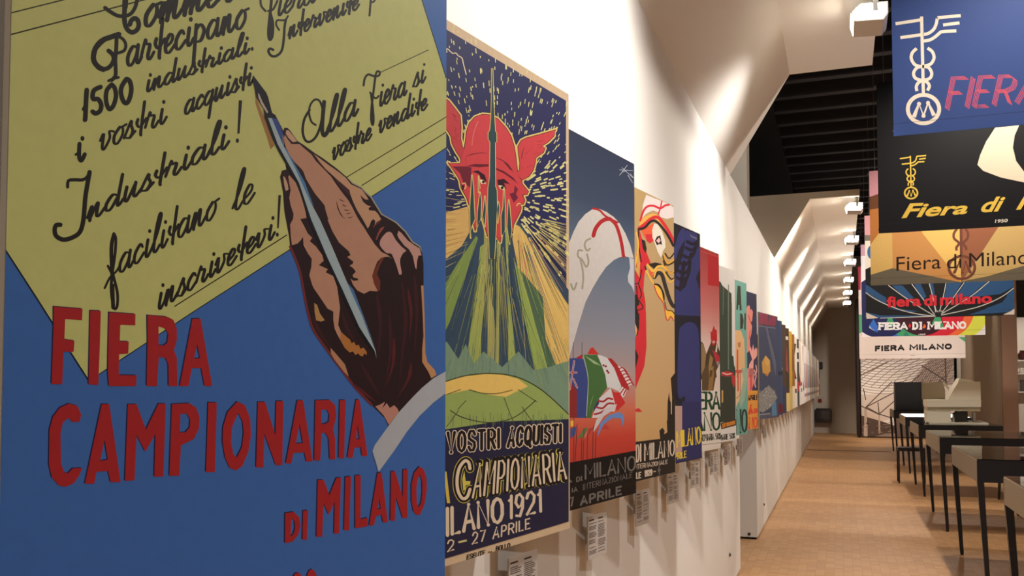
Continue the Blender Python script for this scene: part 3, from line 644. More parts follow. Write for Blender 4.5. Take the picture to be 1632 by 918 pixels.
    A.stroke(z3((205,150),(235,145),(242,180),(225,205)), 1.6, YEL2, 16); A.poly(z3((195,160),(222,165),(230,215),(205,215)), (40,20,40), 15)
    A.stroke(z4((150,185),(165,160),(190,165)), 1.5, YEL2, 16)
    # spires over the face
    drips = (((305,60),(320,200),(328,400),(335,520),(300,600),(290,720),(285,400),(295,240)), ((375,70),(385,200),(375,240)), ((390,240),(402,330),(395,520),(360,600),(365,440)), ((440,280),(450,400),(440,600),(418,480),(430,380)), ((580,340),(592,400),(575,560),(568,420)), ((640,190),(650,380),(650,640),(615,700),(612,480),(632,400)), ((690,320),(700,400),(720,640),(700,780),(675,600),(680,440)))
    for d in drips:
        A.stroke(z3(*d), 2.4, YEL2, 17, False, closed=True); A.poly(z3(*d), TEAL, 18)
    spire = z1((512,-330),(522,-330),(530,0),(540,180),(548,320),(562,345),(562,432),(547,442),(550,800)) + z3((550,180),(565,220),(568,400),(552,700),(540,930),(490,930),(470,400),(475,200)) + z1((492,800),(497,440),(478,405),(478,335),(495,310),(505,180),(510,0))
    A.stroke(spire, 2.0, YEL2, 17, False, closed=True); A.poly(spire, TEAL, 19)
    A.stroke(zm(700,30,4.173)((-30,190),(50,200),(70,215),(90,230),(110,228),(125,245),(150,262),(160,300),(178,370)), 1.7, CREAM, 4)
    # lettering
    BK = (30, 24, 26)
    for wd, q1, q2 in (('VOSTRI', [(709.3,725.6),(798.3,716.1),(798.3,680.1),(709.6,686.2)], [(710.8,724),(796.8,714.9),(796.8,681.7),(711.1,687.4)]),
                       ('ACQUISTI', [(805,716),(897,706.5),(897,673),(808,678.5)], [(806.5,714.3),(895.5,705),(895.5,674.6),(809.5,680)])):
        block_word(A, wd, q1, 7.6, CREAM, 12, .46)
        block_word(A, wd, q2, 4.8, BK, 13, .48)
    q = [(751,795),(903.5,763.5),(899,719),(757,738.5)]
    big = [(747,799),(905,767),(902,714),(753,733)]
    zC = zm(705,660,6.558); Cc = zC((285,570),(270,505),(230,490),(175,560),(150,680),(160,800),(205,880),(255,865),(285,785))
    A.poly(zC((20,700),(45,930),(78,930),(40,600),(-20,600)), (224,196,84), 12)
    for w, c, l in ((12.6, (222,206,90), 12), (10.6, BK, 13)):
        block_word(A, 'AMPIONARIA', big, w, c, l, .4); A.stroke(Cc, w+1.5, c, l)
    A.poly(zC((225,590),(240,700),(290,700),(285,735),(240,745),(240,790),(215,800),(205,680)), (222,206,90), 14)
    block_word(A, 'AMPIONARIA', q, 3.4, CREAM, 15, .42); A.stroke(Cc, 5.0, CREAM, 15)
    block_word(A, 'MILANO', [(682.5,863.3),(803,832.5),(802,790.5),(682.5,813.5)], 5.6, CREAM, 14, .36)
    block_word(A, '1921', [(809,829),(863.5,816.5),(862.5,778.5),(809,789)], 4.6, CREAM, 14, .36)
    z7 = zm(705,780,6.65)
    block_word(A, '22', [(696,886),(723.5,876.5),(723.5,858),(696,865)], 2.4, CREAM, 14, .5)
    A.stroke(z7((165,560),(255,540)), 3.2, (222,206,140), 14, False, caps=False)
    block_word(A, '27', [(751,868.5),(773,862),(774,843.5),(752,848)], 2.4, CREAM, 14, .4)
    block_word(A, 'APRILE', [(784,860),(845,842.5),(844.5,825),(785.5,840.5)], 2.4, CREAM, 14, .42)
    block_word(A, 'ESENTE', [(743,892.5),(773,884.5),(773,876),(743.5,884)], 1.5, BK, 14, .3)
    block_word(A, 'DA', [(777.5,882.5),(784.5,881),(784.5,877.5),(777.5,879)], 1, BK, 14, .4)
    block_word(A, 'BOLLO', [(789.5,879),(813,872.5),(813,864.5),(790,870.5)], 1.5, BK, 14, .3)

def draw_flags(A):
    g = ramp_mat('print_dusk_sky', [(0, (150,40,36)), (.18, (198,66,50)), (.26, (206,110,84)), (.36, (176,150,144)), (.48, (140,140,150)), (.68, (98,112,130)), (.84, (60,72,94)), (1.012, (44,52,72))])
    A.full(g)
    z, zb, zf, zt = zm(905,320,6.557), zm(895,400,4.17), zm(905,530,7.06), zm(905,640,5.1)
    W = (206,198,190)
    A.poly(z((-200,760),(20,420),(60,320),(110,220),(180,140),(260,85),(330,85),(400,115),(480,170),(540,235),(600,340),(650,460),(688,600)) + z((640,592),(600,580),(540,590),(480,620),(400,690),(330,790),(255,918)) + [(933,481.5),(921,520),(913,548.7),(908,566),(890,640),(860,600)], W, 1)
    A.poly(z((640,592),(690,610),(692,960),(670,900),(630,850),(625,790),(650,700)), (196,196,200), 1)
    A.stroke(z((262,80),(330,100),(380,150),(430,182),(520,228)), 3.2, RED, 2)
    A.stroke(z((266,365),(290,290),(340,225),(390,195),(435,188)), 6.4, RED, 2); A.stroke(z((435,185),(500,250),(540,360),(565,470),(580,580)), 5.2, RED, 2)
    for p in (((235,395),(190,420),(175,470),(200,520),(230,500)), ((150,520),(110,520),(105,580),(150,620),(190,690),(215,640),(200,560)), ((130,620),(150,700),(160,800),(150,918)), ((30,870),(60,930),(90,860))):
        A.stroke(z(*p), 3, (158,152,130), 2)
    A.poly(zf((90,285),(150,250),(170,250),(160,300)), RED, 2); A.poly(zf((218,242),(250,180),(280,165),(310,200),(347,246)), (200,52,44), 2)
    A.poly(zf((-40,320),(25,290),(70,285),(175,300),(210,430),(225,560),(212,960),(100,960),(-40,960)), (58,72,132), 2)
    A.poly(zf((-40,470),(100,650),(100,960),(-40,960)), (140,44,44), 3)
    for a, b in (((22,640),(70,320)), ((25,450),(98,450)), ((60,520),(104,620))):
        A.stroke(zf(a, b), 2.6, (214,206,204), 4, False); A.stroke(zf(a, b), 1.4, RED, 5, False)
    A.poly(zf((165,250),(330,250),(380,370),(420,480),(442,622),(350,740),(280,880),(262,960),(205,960),(226,560),(205,400)), (70,108,58), 3)
    A.stroke(zf((172,255),(207,400),(228,560),(208,940)), .9, (190,200,180), 4)
    A.poly(zf((185,258),(290,350),(375,375),(300,320)), (150,178,130), 4); A.poly(zf((295,680),(262,800),(235,880),(262,760)), (120,150,90), 4)
    A.poly(zf((325,250),(390,262),(450,290),(520,390),(602,605),(570,660),(480,620),(440,620),(420,480),(380,370)), (214,210,208), 3)
    for p in ((400,370),(425,380),(440,430),(455,450)): A.disc(zf(p)[0], 1.8, (150,36,48), 4)
    A.poly(zf((445,290),(490,292),(555,362),(680,602),(690,652),(600,605),(520,400)), RED, 4)
    A.poly(zf((558,370),(640,410),(735,575),(682,602)), (222,214,212), 4)
    for k in range(6): A.stroke(zf((575+k*19,410+k*35),(612+k*20,395+k*34),(660+k*16,440+k*30)), 1.8, RED, 5)
    A.poly(zf((570,665),(610,610),(670,620),(640,710),(615,735)), (222,214,212), 3)
    for k in range(2): A.stroke(zf((590+k*34,685+k*18),(635+k*22,622+k*10)), 2, RED, 4, False)
    A.poly(zf((480,620),(520,672),(580,672),(645,792),(550,885),(525,800)), (200,48,48), 4)
    A.poly(zf((350,742),(440,660),(482,622),(540,840),(520,890),(440,880),(330,960),(270,960)), (216,208,206), 4)
    for p in (((345,770),(400,775),(450,740),(500,750)), ((320,840),(390,850),(450,800),(515,800)), ((300,920),(370,900),(440,860),(520,850))): A.stroke(zf(*p), 3, (168,44,50), 5)
    A.poly(zf((300,830),(352,740),(350,800),(280,900)), (50,58,104), 5)
    A.poly(zt((200,260),(230,150),(300,60),(400,20),(380,60),(290,120),(240,200)), (206,196,196), 5)
    A.poly(zt((236,290),(260,180),(330,110),(420,85),(452,110),(458,140),(445,205),(428,135),(360,135),(290,185)), (108,138,192), 5)
    A.poly(zt((270,220),(310,185),(340,225),(318,225)), (190,60,56), 5)
    for p, c in (((30,190),(240,190,70)),): A.poly(zt((20,160),(45,150),(45,200),(22,205)), c, 6)
    A.poly(zt((20,220),(70,200),(60,270),(20,300)), (60,84,140), 5); A.poly(zt((75,300),(130,215),(165,215),(120,290)), (96,120,70), 5); A.poly(zt((160,285),(170,220),(205,215)), (170,60,56), 5); A.poly(zt((115,320),(150,240),(160,270)), (206,110,90), 5)
    for x0, y0, x1 in ((48,120,48), (75,180,58), (112,300,108), (130,220,122), (160,260,155), (205,200,200), (228,250,222)): A.stroke(zt((x0,y0),(x1,500)), .9, (84,52,52), 6, False)
    for x0 in (913.5, 927.5): A.stroke([(x0,546),(x0,575)], .8, (92,92,104), 6, False)
    A.poly(zt((-500,640),(22,495),(545,400),(560,400),(560,760),(22,900),(-500,1100)), (21,18,18), 7)
    G = (112,104,98)
    q = lambda a, b, c, d: [zt(p)[0] for p in (a, b, c, d)]
    block_word(A, 'MILANO', q((135,637),(552,562),(552,433),(133,513)), 3.0, G, 8, .3)
    block_word(A, 'DI', q((66,656),(115,645),(115,602),(66,612)), 1.9, G, 8, .5)
    block_word(A, 'INTERNAZIONALE', q((121,722),(524,616),(524,572),(121,670)), 1.15, G, 8, .36)
    block_word(A, 'IA', q((31,742),(78,730),(78,690),(31,702)), 1.7, G, 8, .5)
    block_word(A, 'APRILE', q((96,850),(438,757),(438,680),(98,770)), 3.2, G, 8, .42)
    block_word(A, '27', q((-25,880),(47,845),(47,770),(-25,790)), 2.6, G, 8, .5)
    block_word(A, 'FIERA', q((-380,760),(33,655),(33,600),(-380,680)), 3, G, 8, .4)
    for p in (((385,330),(435,265)), ((385,295),(470,300)), ((400,280),(470,345)), ((430,300),(400,310)), ((440,330),(470,380)), ((455,320),(478,350))): A.stroke(zm(895,200,4.17)(*p), .8, (176,180,190), 8, False)

TAN = (192, 156, 108)
def draw_dragon_flame(A):
    A.full(ramp_mat('print_tan_paper', [(0, (196,150,90)), (.3, (200,160,112)), (.7, (188,156,112)), (1.012, (176,146,96))]))
    a, b, c, d = zm(1005,300,7.65), zm(1005,400,7.65), zm(1005,500,5.73), zm(1005,640,5.73)
    K, R, Y, OR = (44,38,34), (206,48,56), (240,184,70), (222,96,58)
    A.poly(a((130,370),(150,200),(190,80),(360,150),(470,195),(525,235),(525,355),(440,375),(370,355),(330,290),(270,270),(190,310),(110,400)), (220,206,200), 1)
    A.stroke(a((118,395),(150,290),(200,225),(280,215),(360,245),(420,210),(470,200)), 3.4, R, 2); A.stroke(a((378,160),(365,230),(335,320)), 2.2, R, 2)
    A.poly(a((110,400),(180,340),(260,310),(320,320),(400,400),(470,510),(525,620),(525,720),(440,560),(360,430),(300,370),(200,410),(100,500)), (232,170,80), 2)
    A.stroke(a((100,490),(180,430),(250,370),(330,355),(400,430),(470,540),(530,660)), 5, R, 3); A.stroke(a((100,500),(170,480),(240,410),(300,400),(370,460),(450,570),(520,700)), 4, K, 4)
    A.poly(a((120,500),(200,470),(290,420),(270,520),(280,640),(235,675),(180,620)), OR, 3); A.poly(a((180,560),(275,560),(275,640),(240,672),(200,650)), R, 4)
    A.poly(a((285,430),(330,440),(380,520),(420,640),(425,720),(395,760),(372,850),(330,780),(300,690),(265,600),(262,510)), (226,214,194), 5)
    A.poly(a((295,640),(320,590),(360,575),(382,690),(350,680),(320,695)), K, 6); A.poly(a((310,640),(345,600),(365,640),(340,672)), (226,180,176), 7)
    A.poly(a((80,500),(110,520),(160,680),(200,800),(240,900),(240,930),(110,930),(95,700)), R, 3)
    A.poly(a((130,620),(175,640),(195,740),(185,790),(150,740)), K, 4)
    A.stroke(a((95,510),(100,700),(130,900)), 1.8, K, 4); A.stroke(a((70,540),(95,700),(60,930)), 2, Y, 4)
    A.poly(b((30,250),(80,220),(110,330),(100,0),(150,0),(170,100),(245,130),(185,180),(165,330),(155,480),(180,620),(190,930),(40,930)), R, 2)
    A.poly(b((30,50),(90,0),(115,150),(105,320),(60,240)), (206,160,84), 3); A.stroke(b((75,40),(70,200)), 1.4, R, 4)
    for p in (((45,400),(100,380),(135,230)), ((70,430),(80,560),(60,640)), ((95,400),(130,520),(110,580)), ((100,600),(150,690),(90,720))): A.stroke(b(*p), 1.6, K, 4)
    A.poly(b((50,540),(80,520),(110,650),(75,680),(110,820),(90,930),(48,930)), K, 4)
    A.poly(b((210,160),(300,140),(370,155),(380,175),(300,220),(280,215)), K, 4)
    A.stroke(b((205,165),(270,245),(330,190),(395,190),(440,230)), 3.2, Y, 5); A.stroke(b((175,190),(215,300),(290,400),(350,420),(400,520),(405,600)), 2.4, K, 4); A.stroke(b((190,240),(235,330),(280,395)), 2.6, Y, 5)
    A.poly(b((215,190),(275,260),(265,330),(235,290)), OR, 4)
    A.stroke(b((290,320),(330,270),(380,290),(420,420),(470,580),(510,660),(535,680)), 6, (56,50,46), 5); A.stroke(b((285,320),(320,235),(390,240),(440,330),(480,380),(535,340)), 2, Y, 6)
    for p in (((395,60),(440,170),(535,130)), ((400,120),(450,250),(535,260)), ((420,30),(470,90),(535,20)), ((430,260),(490,340),(535,330))): A.stroke(b(*p), 2.4, (70,50,34), 5); 
    for p in (((405,50),(450,150),(530,100)), ((425,190),(480,270),(535,240))): A.stroke(b(*p), 2.6, (222,160,60), 6)
    A.poly(b((285,410),(340,430),(400,540),(410,680),(430,720),(490,720),(530,780),(525,850),(480,790),(450,850),(425,760),(400,650),(350,560),(300,480)), Y, 4); A.stroke(b((285,420),(330,540),(400,640),(430,810),(455,845),(490,800),(525,850)), 1.4, R, 5); A.stroke(b((320,405),(380,470),(405,580)), 2.6, K, 5); A.stroke(b((415,620),(440,715),(500,730),(530,760)), 1.4, K, 5)
    A.poly(c((35,-20),(140,-20),(145,300),(125,480),(70,620),(42,690),(30,690)), R, 2); A.poly(c((35,20),(80,0),(78,130),(60,200),(40,210)), K, 3); A.poly(c((35,300),(72,390),(45,500)), K, 3); A.poly(c((38,80),(62,150),(45,220)), (232,160,110), 4)
    A.poly(c((42,870),(75,862),(108,898),(45,895)), R, 2)
    A.poly(c((350,715),(360,800),(366,918),(376,918),(378,760),(370,640),(365,590),(400,545),(405,545),(405,960),(335,960),(338,800)), K, 3)
    A.poly(d((-400,460),(45,368),(270,340),(262,265),(290,238),(310,265),(305,300),(335,280),(330,180),(340,150),(340,0),(366,0),(368,150),(378,160),(378,0),(405,0),(408,650),(45,735),(-400,850)), K, 3)
    q = lambda a_, b_, c_, d_: [d(p)[0] for p in (a_, b_, c_, d_)]
    W = (206,186,166)
    block_word(A, 'DI', q((45,560),(98,548),(98,380),(45,395)), 2.4, W, 4, .5); block_word(A, 'MILANO', q((122,545),(405,495),(405,345),(122,385)), 2.3, W, 4, .32)
    block_word(A, 'INTERNAZIONALE', q((30,622),(338,568),(338,530),(30,575)), 1.0, W, 4, .3); block_word(A, 'APRILE', q((-40,722),(97,700),(97,640),(-40,660)), 2, W, 4, .35); block_word(A, '1929', q((125,690),(200,674),(200,612),(125,628)), 2, W, 4, .3); A.stroke(d((210,640),(228,637)), 1.6, W, 4, False)
    A.disc(d((260,625))[0], 2.2, (120,110,100), 4, ry=3); A.stroke(d((260,590),(262,668)), 1.2, (120,110,100), 4, False)

def draw_blue_wing(A):
    A.full((38,36,46)); a, c, d = zm(1000,290,3.67), zm(1005,500,5.73), zm(1005,640,5.73)
    B = (56,58,108)
    A.poly(a((285,350),(300,300),(330,270),(335,330),(300,400),(278,460),(270,400)), B, 1, True)
    A.poly(a((340,280),(400,300),(425,330),(425,500),(400,560),(425,640),(425,785),(280,775),(278,560),(310,470),(330,400)), B, 1)
    for k, (x, y) in enumerate(((400,350),(392,385),(375,430),(350,470),(345,520),(340,560),(322,610))): A.stroke(a((x-50,y),(x-15,y+14),(x+12,y-8),(x+22,y-50)), 5, (38,34,46), 2)
    A.stroke(a((330,470),(320,560),(310,630)), 6, (38,34,46), 2)
    A.poly(c((440,200),(470,110),(540,75),(600,110),(625,220),(635,600),(635,960),(470,960),(500,760),(430,740)), B, 1, True)
    A.poly(c((408,0),(640,0),(640,15),(560,20),(408,10)), B, 1)
    A.poly(d((470,0),(640,0),(648,510),(410,560),(410,200),(470,200)), (50,50,94), 1)
    A.poly(c((405,845),(470,845),(470,960),(405,960)), (186,150,134), 2); A.poly(d((405,40),(470,40),(470,450),(405,510)), (186,150,134), 2)
    q = lambda a_, b_, c_, d_: [d(p)[0] for p in (a_, b_, c_, d_)]
    Y = (232,200,60)
    block_word(A, 'MILANO', q((418,425),(645,385),(640,222),(415,270)), 2.1, Y, 3, .28); block_word(A, 'APRILE', q((370,545),(512,510),(512,445),(370,480)), 1.5, Y, 3, .35)
    for k in range(6): A.stroke([(1100+k*2, 374+k), (1102+k*2, 378+k)], .6, (140,140,150), 2, False)

def draw_red_mist(A):
    A.full(ramp_mat('print_red_mist', [(0, (226,214,200)), (.4, (230,206,194)), (.54, (228,196,184)), (.64, (216,150,140)), (.74, (206,118,112)), (.86, (194,92,90)), (1.012, (176,66,64))]))
    a, b, c = zm(1110,390,8.35), zm(1110,490,8.35), zm(1110,590,7.06)
    A.poly(a((150,130),(300,160),(302,560),(150,535)), (196,48,54), 1)
    A.poly(a((55,75),(300,155),(300,170),(55,92)), (214,80,76), 2)
    A.poly(b((-200,500),(60,450),(90,480),(130,620),(190,470),(200,420),(270,470),(310,590),(318,720),(260,850),(270,930),(60,960),(-200,960)), (84,64,46), 1)
    A.poly(b((62,470),(90,500),(128,620),(110,800),(62,900)), (150,122,84), 2); A.poly(b((180,620),(220,680),(200,800),(230,780),(200,918),(170,930),(160,800)), (160,128,80), 2)
    A.poly(b((185,310),(200,330),(232,235),(245,290),(270,300),(275,440),(235,510),(205,500),(190,420)), (196,44,48), 3)
    A.disc(b((228,460))[0], 2, (230,220,210), 4); A.disc(b((228,462))[0], .9, (30,20,20), 5); A.poly(b((265,470),(280,520),(270,600),(250,590)), (220,206,190), 3)
    A.poly(b((210,560),(300,640),(310,700),(290,790),(260,740),(240,660)), (190,52,66), 3); A.poly(b((260,720),(305,720),(288,800)), (150,140,140), 4)
    A.poly(c((100,-60),(215,-60),(220,60),(190,230),(60,230),(60,0)), (96,74,50), 1); A.poly(c((150,0),(200,0),(180,230),(130,230)), (150,112,64), 2)
    A.poly(c((-300,235),(278,232),(280,860),(-300,940)), (226,214,200), 2)
    q = lambda a_, b_, c_, d_: [c(p)[0] for p in (a_, b_, c_, d_)]
    G = (38,74,50)
    block_word(A, 'FIERA', q((-60,450),(270,445),(270,238),(-60,235)), 4.0, G, 3, .2); block_word(A, 'MILANO', q((-240,700),(272,680),(272,472),(-240,470)), 3.5, G, 3, .22)
    block_word(A, 'FERROVIARIA 50%', q((-12,812),(276,776),(276,704),(-12,728)), 1.3, (40,50,44), 3, .24)
    A.stroke(c((60,840),(278,815)), .8, (120,110,100), 3, False)

def draw_dark_pillar(A):
    A.full((214,206,198)); a, b, c = zm(1110,390,8.35), zm(1110,490,8.35), zm(1110,590,7.06)
    A.poly(a((200,440),(320,495),(345,545),(465,650),(470,930),(200,930)), (62,70,58), 1); A.poly(b((200,-60),(470,-60),(472,640),(492,650),(500,770),(515,800),(520,930),(200,930)), (62,70,58), 1)
    A.stroke(b((425,-300),(425,820)), 1.6, (110,128,112), 2, False); A.stroke(a((360,560),(352,930)), 1.4, (96,110,96), 2, False)
    A.poly(c((150,0),(440,0),(440,570),(150,600)), (58,60,50), 1)
    A.poly(b((325,865),(400,845),(490,870),(490,900),(420,918),(330,905)), (190,52,54), 3); A.stroke(b((350,870),(400,890),(460,880)), 1.4, (226,210,200), 4)
    A.poly(c((390,60),(438,60),(438,140),(420,200),(400,140)), (184,56,52), 3)
    A.poly(c((270,595),(445,550),(445,620),(280,665)), (70,54,40), 2)
    A.poly(c((282,225),(300,225),(300,360),(282,370)), (196,152,80), 2)
    q = lambda a_, b_, c_, d_: [c(p)[0] for p in (a_, b_, c_, d_)]
    block_word(A, 'LE BUSSE', q((290,650),(440,605),(440,565),(290,600)), 1.8, (206,128,50), 3, .2); block_word(A, 'FERROVIARIE 50%', q((150,813),(434,766),(434,704),(150,743)), 1.3, (50,50,46), 3, .25)

def draw_teal_letters(A):
    A.full((112,160,146)); a, b, c = zm(1110,390,8.35), zm(1110,490,8.35), zm(1110,590,7.06)
    K = (60,62,52)
    A.poly(a((545,545),(585,550),(600,870),(575,880),(570,800),(555,800),(550,870),(530,860)), K, 1)
    A.poly(b((580,75),(610,90),(628,180),(615,280),(580,290)), K, 1); A.stroke(b((648,85),(645,290)), 2.4, K, 1, False)
    A.poly(b((480,330),(530,300),(590,310),(635,430),(640,560),(650,930),(440,930)), (216,170,122), 1, False); A.poly(b((545,470),(590,460),(585,530),(555,530)), (180,120,80), 2)
    A.poly(c((380,-20),(500,-20),(540,60),(500,300),(440,420),(380,430)), (216,180,140), 1); A.poly(c((500,-20),(560,-20),(575,60),(540,330),(500,430),(480,330),(530,100)), (150,172,146), 2)
    A.stroke(b((545,570),(545,930)), 2.4, (200,76,66), 2, False); A.stroke(b((530,850),(590,850)), 5, (206,84,72), 2, False)
    A.poly(c((430,60),(445,60),(445,310),(425,300)), (210,206,200), 3); A.stroke(c((490,30),(492,250),(470,300),(440,312)), .9, (150,60,50), 3)
    A.stroke(c((468,10),(468,230)), 2.6, (204,92,80), 2, False)
    q = lambda a_, b_, c_, d_: [c(p)[0] for p in (a_, b_, c_, d_)]
    block_word(A, 'MILANO', q((200,760),(575,695),(575,435),(200,440)), 2.9, (44,54,50), 4, .28)

def draw_pink_hands(A):
    A.full((60,60,82)); a, b, c = zm(1110,390,8.35), zm(1110,490,8.35), zm(1110,590,7.06)
    P = (222,138,124)
    A.poly(b((640,60),(680,-20),(705,-30),(720,40),(735,20),(750,60),(740,180),(720,200),(740,250),(730,350),(710,420),(715,560),(680,600),(640,600)), P, 1, False)
    A.poly(b((700,560),(720,520),(735,580),(752,490),(770,570),(790,530),(808,560),(806,640),(780,680),(760,700),(752,930),(690,930),(700,760),(740,690)), (232,160,150), 2)
    A.stroke(b((770,900),(800,850),(790,770)), 1.6, (232,170,160), 2); A.stroke(b((700,420),(715,300)), 1, (180,70,66), 2); A.stroke(b((690,100),(720,200)), 1.4, (190,80,70), 2)
    A.poly(c((570,-20),(640,-20),(650,120),(620,235),(570,235)), (224,140,134), 2); A.poly(c((600,60),(625,40),(630,220),(600,225)), (206,86,84), 3); A.stroke(c((650,0),(670,60),(655,140),(665,190)), 2, (224,150,150), 3)
    A.poly(c((450,235),(700,228),(705,670),(450,720)), (220,148,64), 3)
    q = lambda a_, b_, c_, d_: [c(p)[0] for p in (a_, b_, c_, d_)]
    block_word(A, 'APRILE', q((575,345),(692,335),(692,270),(575,285)), 1.4, (44,38,38), 4, .25)
    block_word(A, 'A', q((582,505),(636,490),(632,380),(592,390)), 3.2, (216,64,54), 4); block_word(A, 'DI', q((642,490),(686,480),(686,425),(642,430)), 1.8, (216,64,54), 4, .5)
    block_word(A, 'MILANO', q((420,690),(688,645),(688,525),(420,540)), 1.9, (216,64,54), 4, .28)

def draw_cheese(A):
    A.full((74,80,104)); z, g = zm(1190,470,7.06), zm(1190,570,7.06)
    A.poly(z((100,160),(330,215),(332,360),(100,340)), (84,72,92), 1)
    block_word(A, 'FIERA DI MILANO', [z(p)[0] for p in ((30,320),(328,350),(328,225),(30,175))], 2.6, (150,66,86), 2, .2)
    A.stroke(z((120,345),(325,375)), .8, (150,150,160), 2, False)
    A.poly(z((210,360),(235,375),(330,760),(330,930),(280,700)), (104,106,120), 1)
    A.poly(z((170,760),(212,680),(262,740),(268,860),(232,905),(180,880)), (214,160,82), 2); A.poly(z((212,680),(262,740),(240,800),(205,770)), (226,176,98), 3); A.poly(g((170,160),(235,185),(262,150),(235,215)), (184,128,62), 3)
    A.poly(g((140,400),(250,310),(310,380),(345,450),(290,540),(180,620),(140,600)), (146,142,138), 2)
    rnd = random.Random(5)
    for k in range(60):
        x, y = rnd.uniform(150, 320), rnd.uniform(340, 590); A.stroke(g((x,y),(x+rnd.uniform(-20,20),y+rnd.uniform(-20,20))), .8, rnd.choice([(186,182,176),(100,100,104),(214,208,200)]), 3, False, caps=False)
    A.poly(g((280,540),(330,480),(340,650),(285,655)), (96,136,170), 3); A.poly(g((60,640),(345,600),(345,690),(60,700)), (90,92,108), 2); A.stroke(g((140,640),(260,632)), .8, (190,190,196), 3, False)

poster(0, 'blue and yellow poster of a hand writing with a pen, nearest and largest', draw_writing_hand)
poster(1, 'navy poster of a red winged helmet head above a green globe', draw_winged_head)
poster(2, 'slate blue poster with arched white banner over national flags', draw_flags)
poster(3, 'tan poster with red and yellow flame ribbons and black skyline', draw_dragon_flame)
poster(4, 'dark blue feathered wing poster with yellow letters', draw_blue_wing)
poster(5, 'red fading to pink poster of a brown bird with green letters', draw_red_mist)
poster(6, 'pale grey poster with a dark green ribbed pillar', draw_dark_pillar)
poster(7, 'teal poster with dark capital letters and peach figure', draw_teal_letters)
poster(8, 'dark poster of pink raised hands over an orange letter block', draw_pink_hands)
poster(9, 'grey blue poster of a cheese wedge above a cut crystal', draw_cheese)
def simple(bg, shapes):
    def f(A):
        A.full(bg)
        for k, (x0, x1, z0, z1, c) in enumerate(shapes): A.local([(x0*A.W, z0*A.H), (x1*A.W, z0*A.H), (x1*A.W, z1*A.H), (x0*A.W, z1*A.H)], c, 1+k)
    return f
def blobs(bg, shapes):
    def f(A):
        A.full(bg)
        for k, (pts, c) in enumerate(shapes): A.local([(x*A.W, z*A.H) for x, z in pts], c, 1+k)
    return f
far = [
 ('steel blue poster with a pale column, just past the cheese poster', simple((74,92,130), [(.2,.6,.1,.7,(120,130,160)), (.6,.99,.02,.12,(130,40,60)), (0,1,.42,.46,(50,60,90))])),
 ('brown poster with a white oval and navy foot, second past the cheese poster', blobs((84,66,52), [([(.45,.5),(.6,.36),(.78,.5),(.6,.72)], (220,210,200)), ([(0,0),(1,0),(1,.3),(0,.34)], (58,64,96))])),
 ('dark brown poster with tiny white lettering, third past the cheese poster', blobs((70,52,44), [([(.7,.5),(.95,.46),(.85,.8)], (150,70,80)), ([(.5,.86),(.95,.86),(.95,.9),(.5,.9)], (220,210,200)), ([(0,0),(1,0),(1,.22),(0,.22)], (226,200,120))])),
 ('mustard yellow poster with a dark round shape, fourth past the cheese poster', blobs((206,164,60), [([(.2,.3),(.7,.34),(.8,.5),(.6,.62),(.2,.62)], (80,80,96)), ([(0,0),(1,0),(1,.28),(0,.28)], (214,190,120))])),
 ('orange brown poster with a pale foot, fifth past the cheese poster', simple((150,98,36), [(.3,.9,.5,.8,(120,74,40)), (0,1,0,.3,(226,210,180))])),
 ('white poster with a black hourglass, sixth past the cheese poster', blobs((226,220,212), [([(.4,.9),(.95,.9),(.7,.62),(.95,.4),(.4,.4),(.62,.62)], (40,38,38)), ([(.4,.2),(.95,.2),(.95,.26),(.4,.26)], (90,80,70))])),
 ('dark green and white striped poster, seventh past the cheese poster', simple((70,72,66), [(.3,.98,.8,.86,(226,220,212)), (.3,.98,.66,.7,(226,220,212)), (.1,.98,.22,.36,(196,50,60))])),
 ('white poster of a figure in a long red dress, eighth past the cheese poster', blobs((216,196,170), [([(.5,.85),(.8,.85),(.75,.6),(.98,.3),(.2,.3),(.55,.6)], (166,40,52)), ([(0,0),(1,0),(1,.28),(0,.28)], (222,216,208))])),
 ('plain white poster with small dark print, ninth past the cheese poster', simple((230,224,218), [(.6,.9,.3,.36,(60,56,56)), (.6,.9,.2,.26,(60,56,56))])),
 ('white poster with a dark red tall shape, tenth past the cheese poster', blobs((228,214,210), [([(.4,.98),(.9,.98),(.8,.5),(.95,.22),(.5,.22),(.6,.5)], (110,34,44))])),
]
for k, (lab, fn) in enumerate(far): poster(10+k, lab, fn)
cols = [((232,226,220),(120,110,106)),((226,206,190),(170,60,60)),((216,214,220),(86,92,150)),((230,226,220),(60,60,66)),((222,204,160),(110,70,50)),((230,224,216),(150,40,60)),((206,204,200),(70,80,70)),((234,228,220),(90,90,100)),((224,216,210),(120,60,80)),((214,210,206),(60,64,90))]
words = ['eleventh','twelfth','thirteenth','fourteenth','fifteenth','sixteenth','seventeenth','eighteenth','nineteenth','twentieth','twenty-first','twenty-second','twenty-third','twenty-fourth','twenty-fifth','twenty-sixth']
for k, wd in enumerate(words):
    bg, fg = cols[k % 10]
    poster(20+k, 'pale poster sliver, %s past the cheese poster' % wd, blobs(bg, [([(.3,.3),(.95,.25),(.9,.7),(.4,.75)], fg), ([(.2,.1),(.95,.1),(.95,.16),(.2,.16)], fg)]))
def draw_last(A):
    A.full((214,196,206)); A.local([(.3*A.W,.45*A.H),(A.W,.5*A.H),(A.W,A.H),(.35*A.W,A.H)], (86,84,160), 1); A.local([(.4*A.W,0),(A.W,0),(A.W,.32*A.H),(.5*A.W,.3*A.H)], (170,50,90), 1)
RIGHT[36] = 28.2
poster(36, 'last poster of the row, lilac with blue and magenta, at the far wall', draw_last)

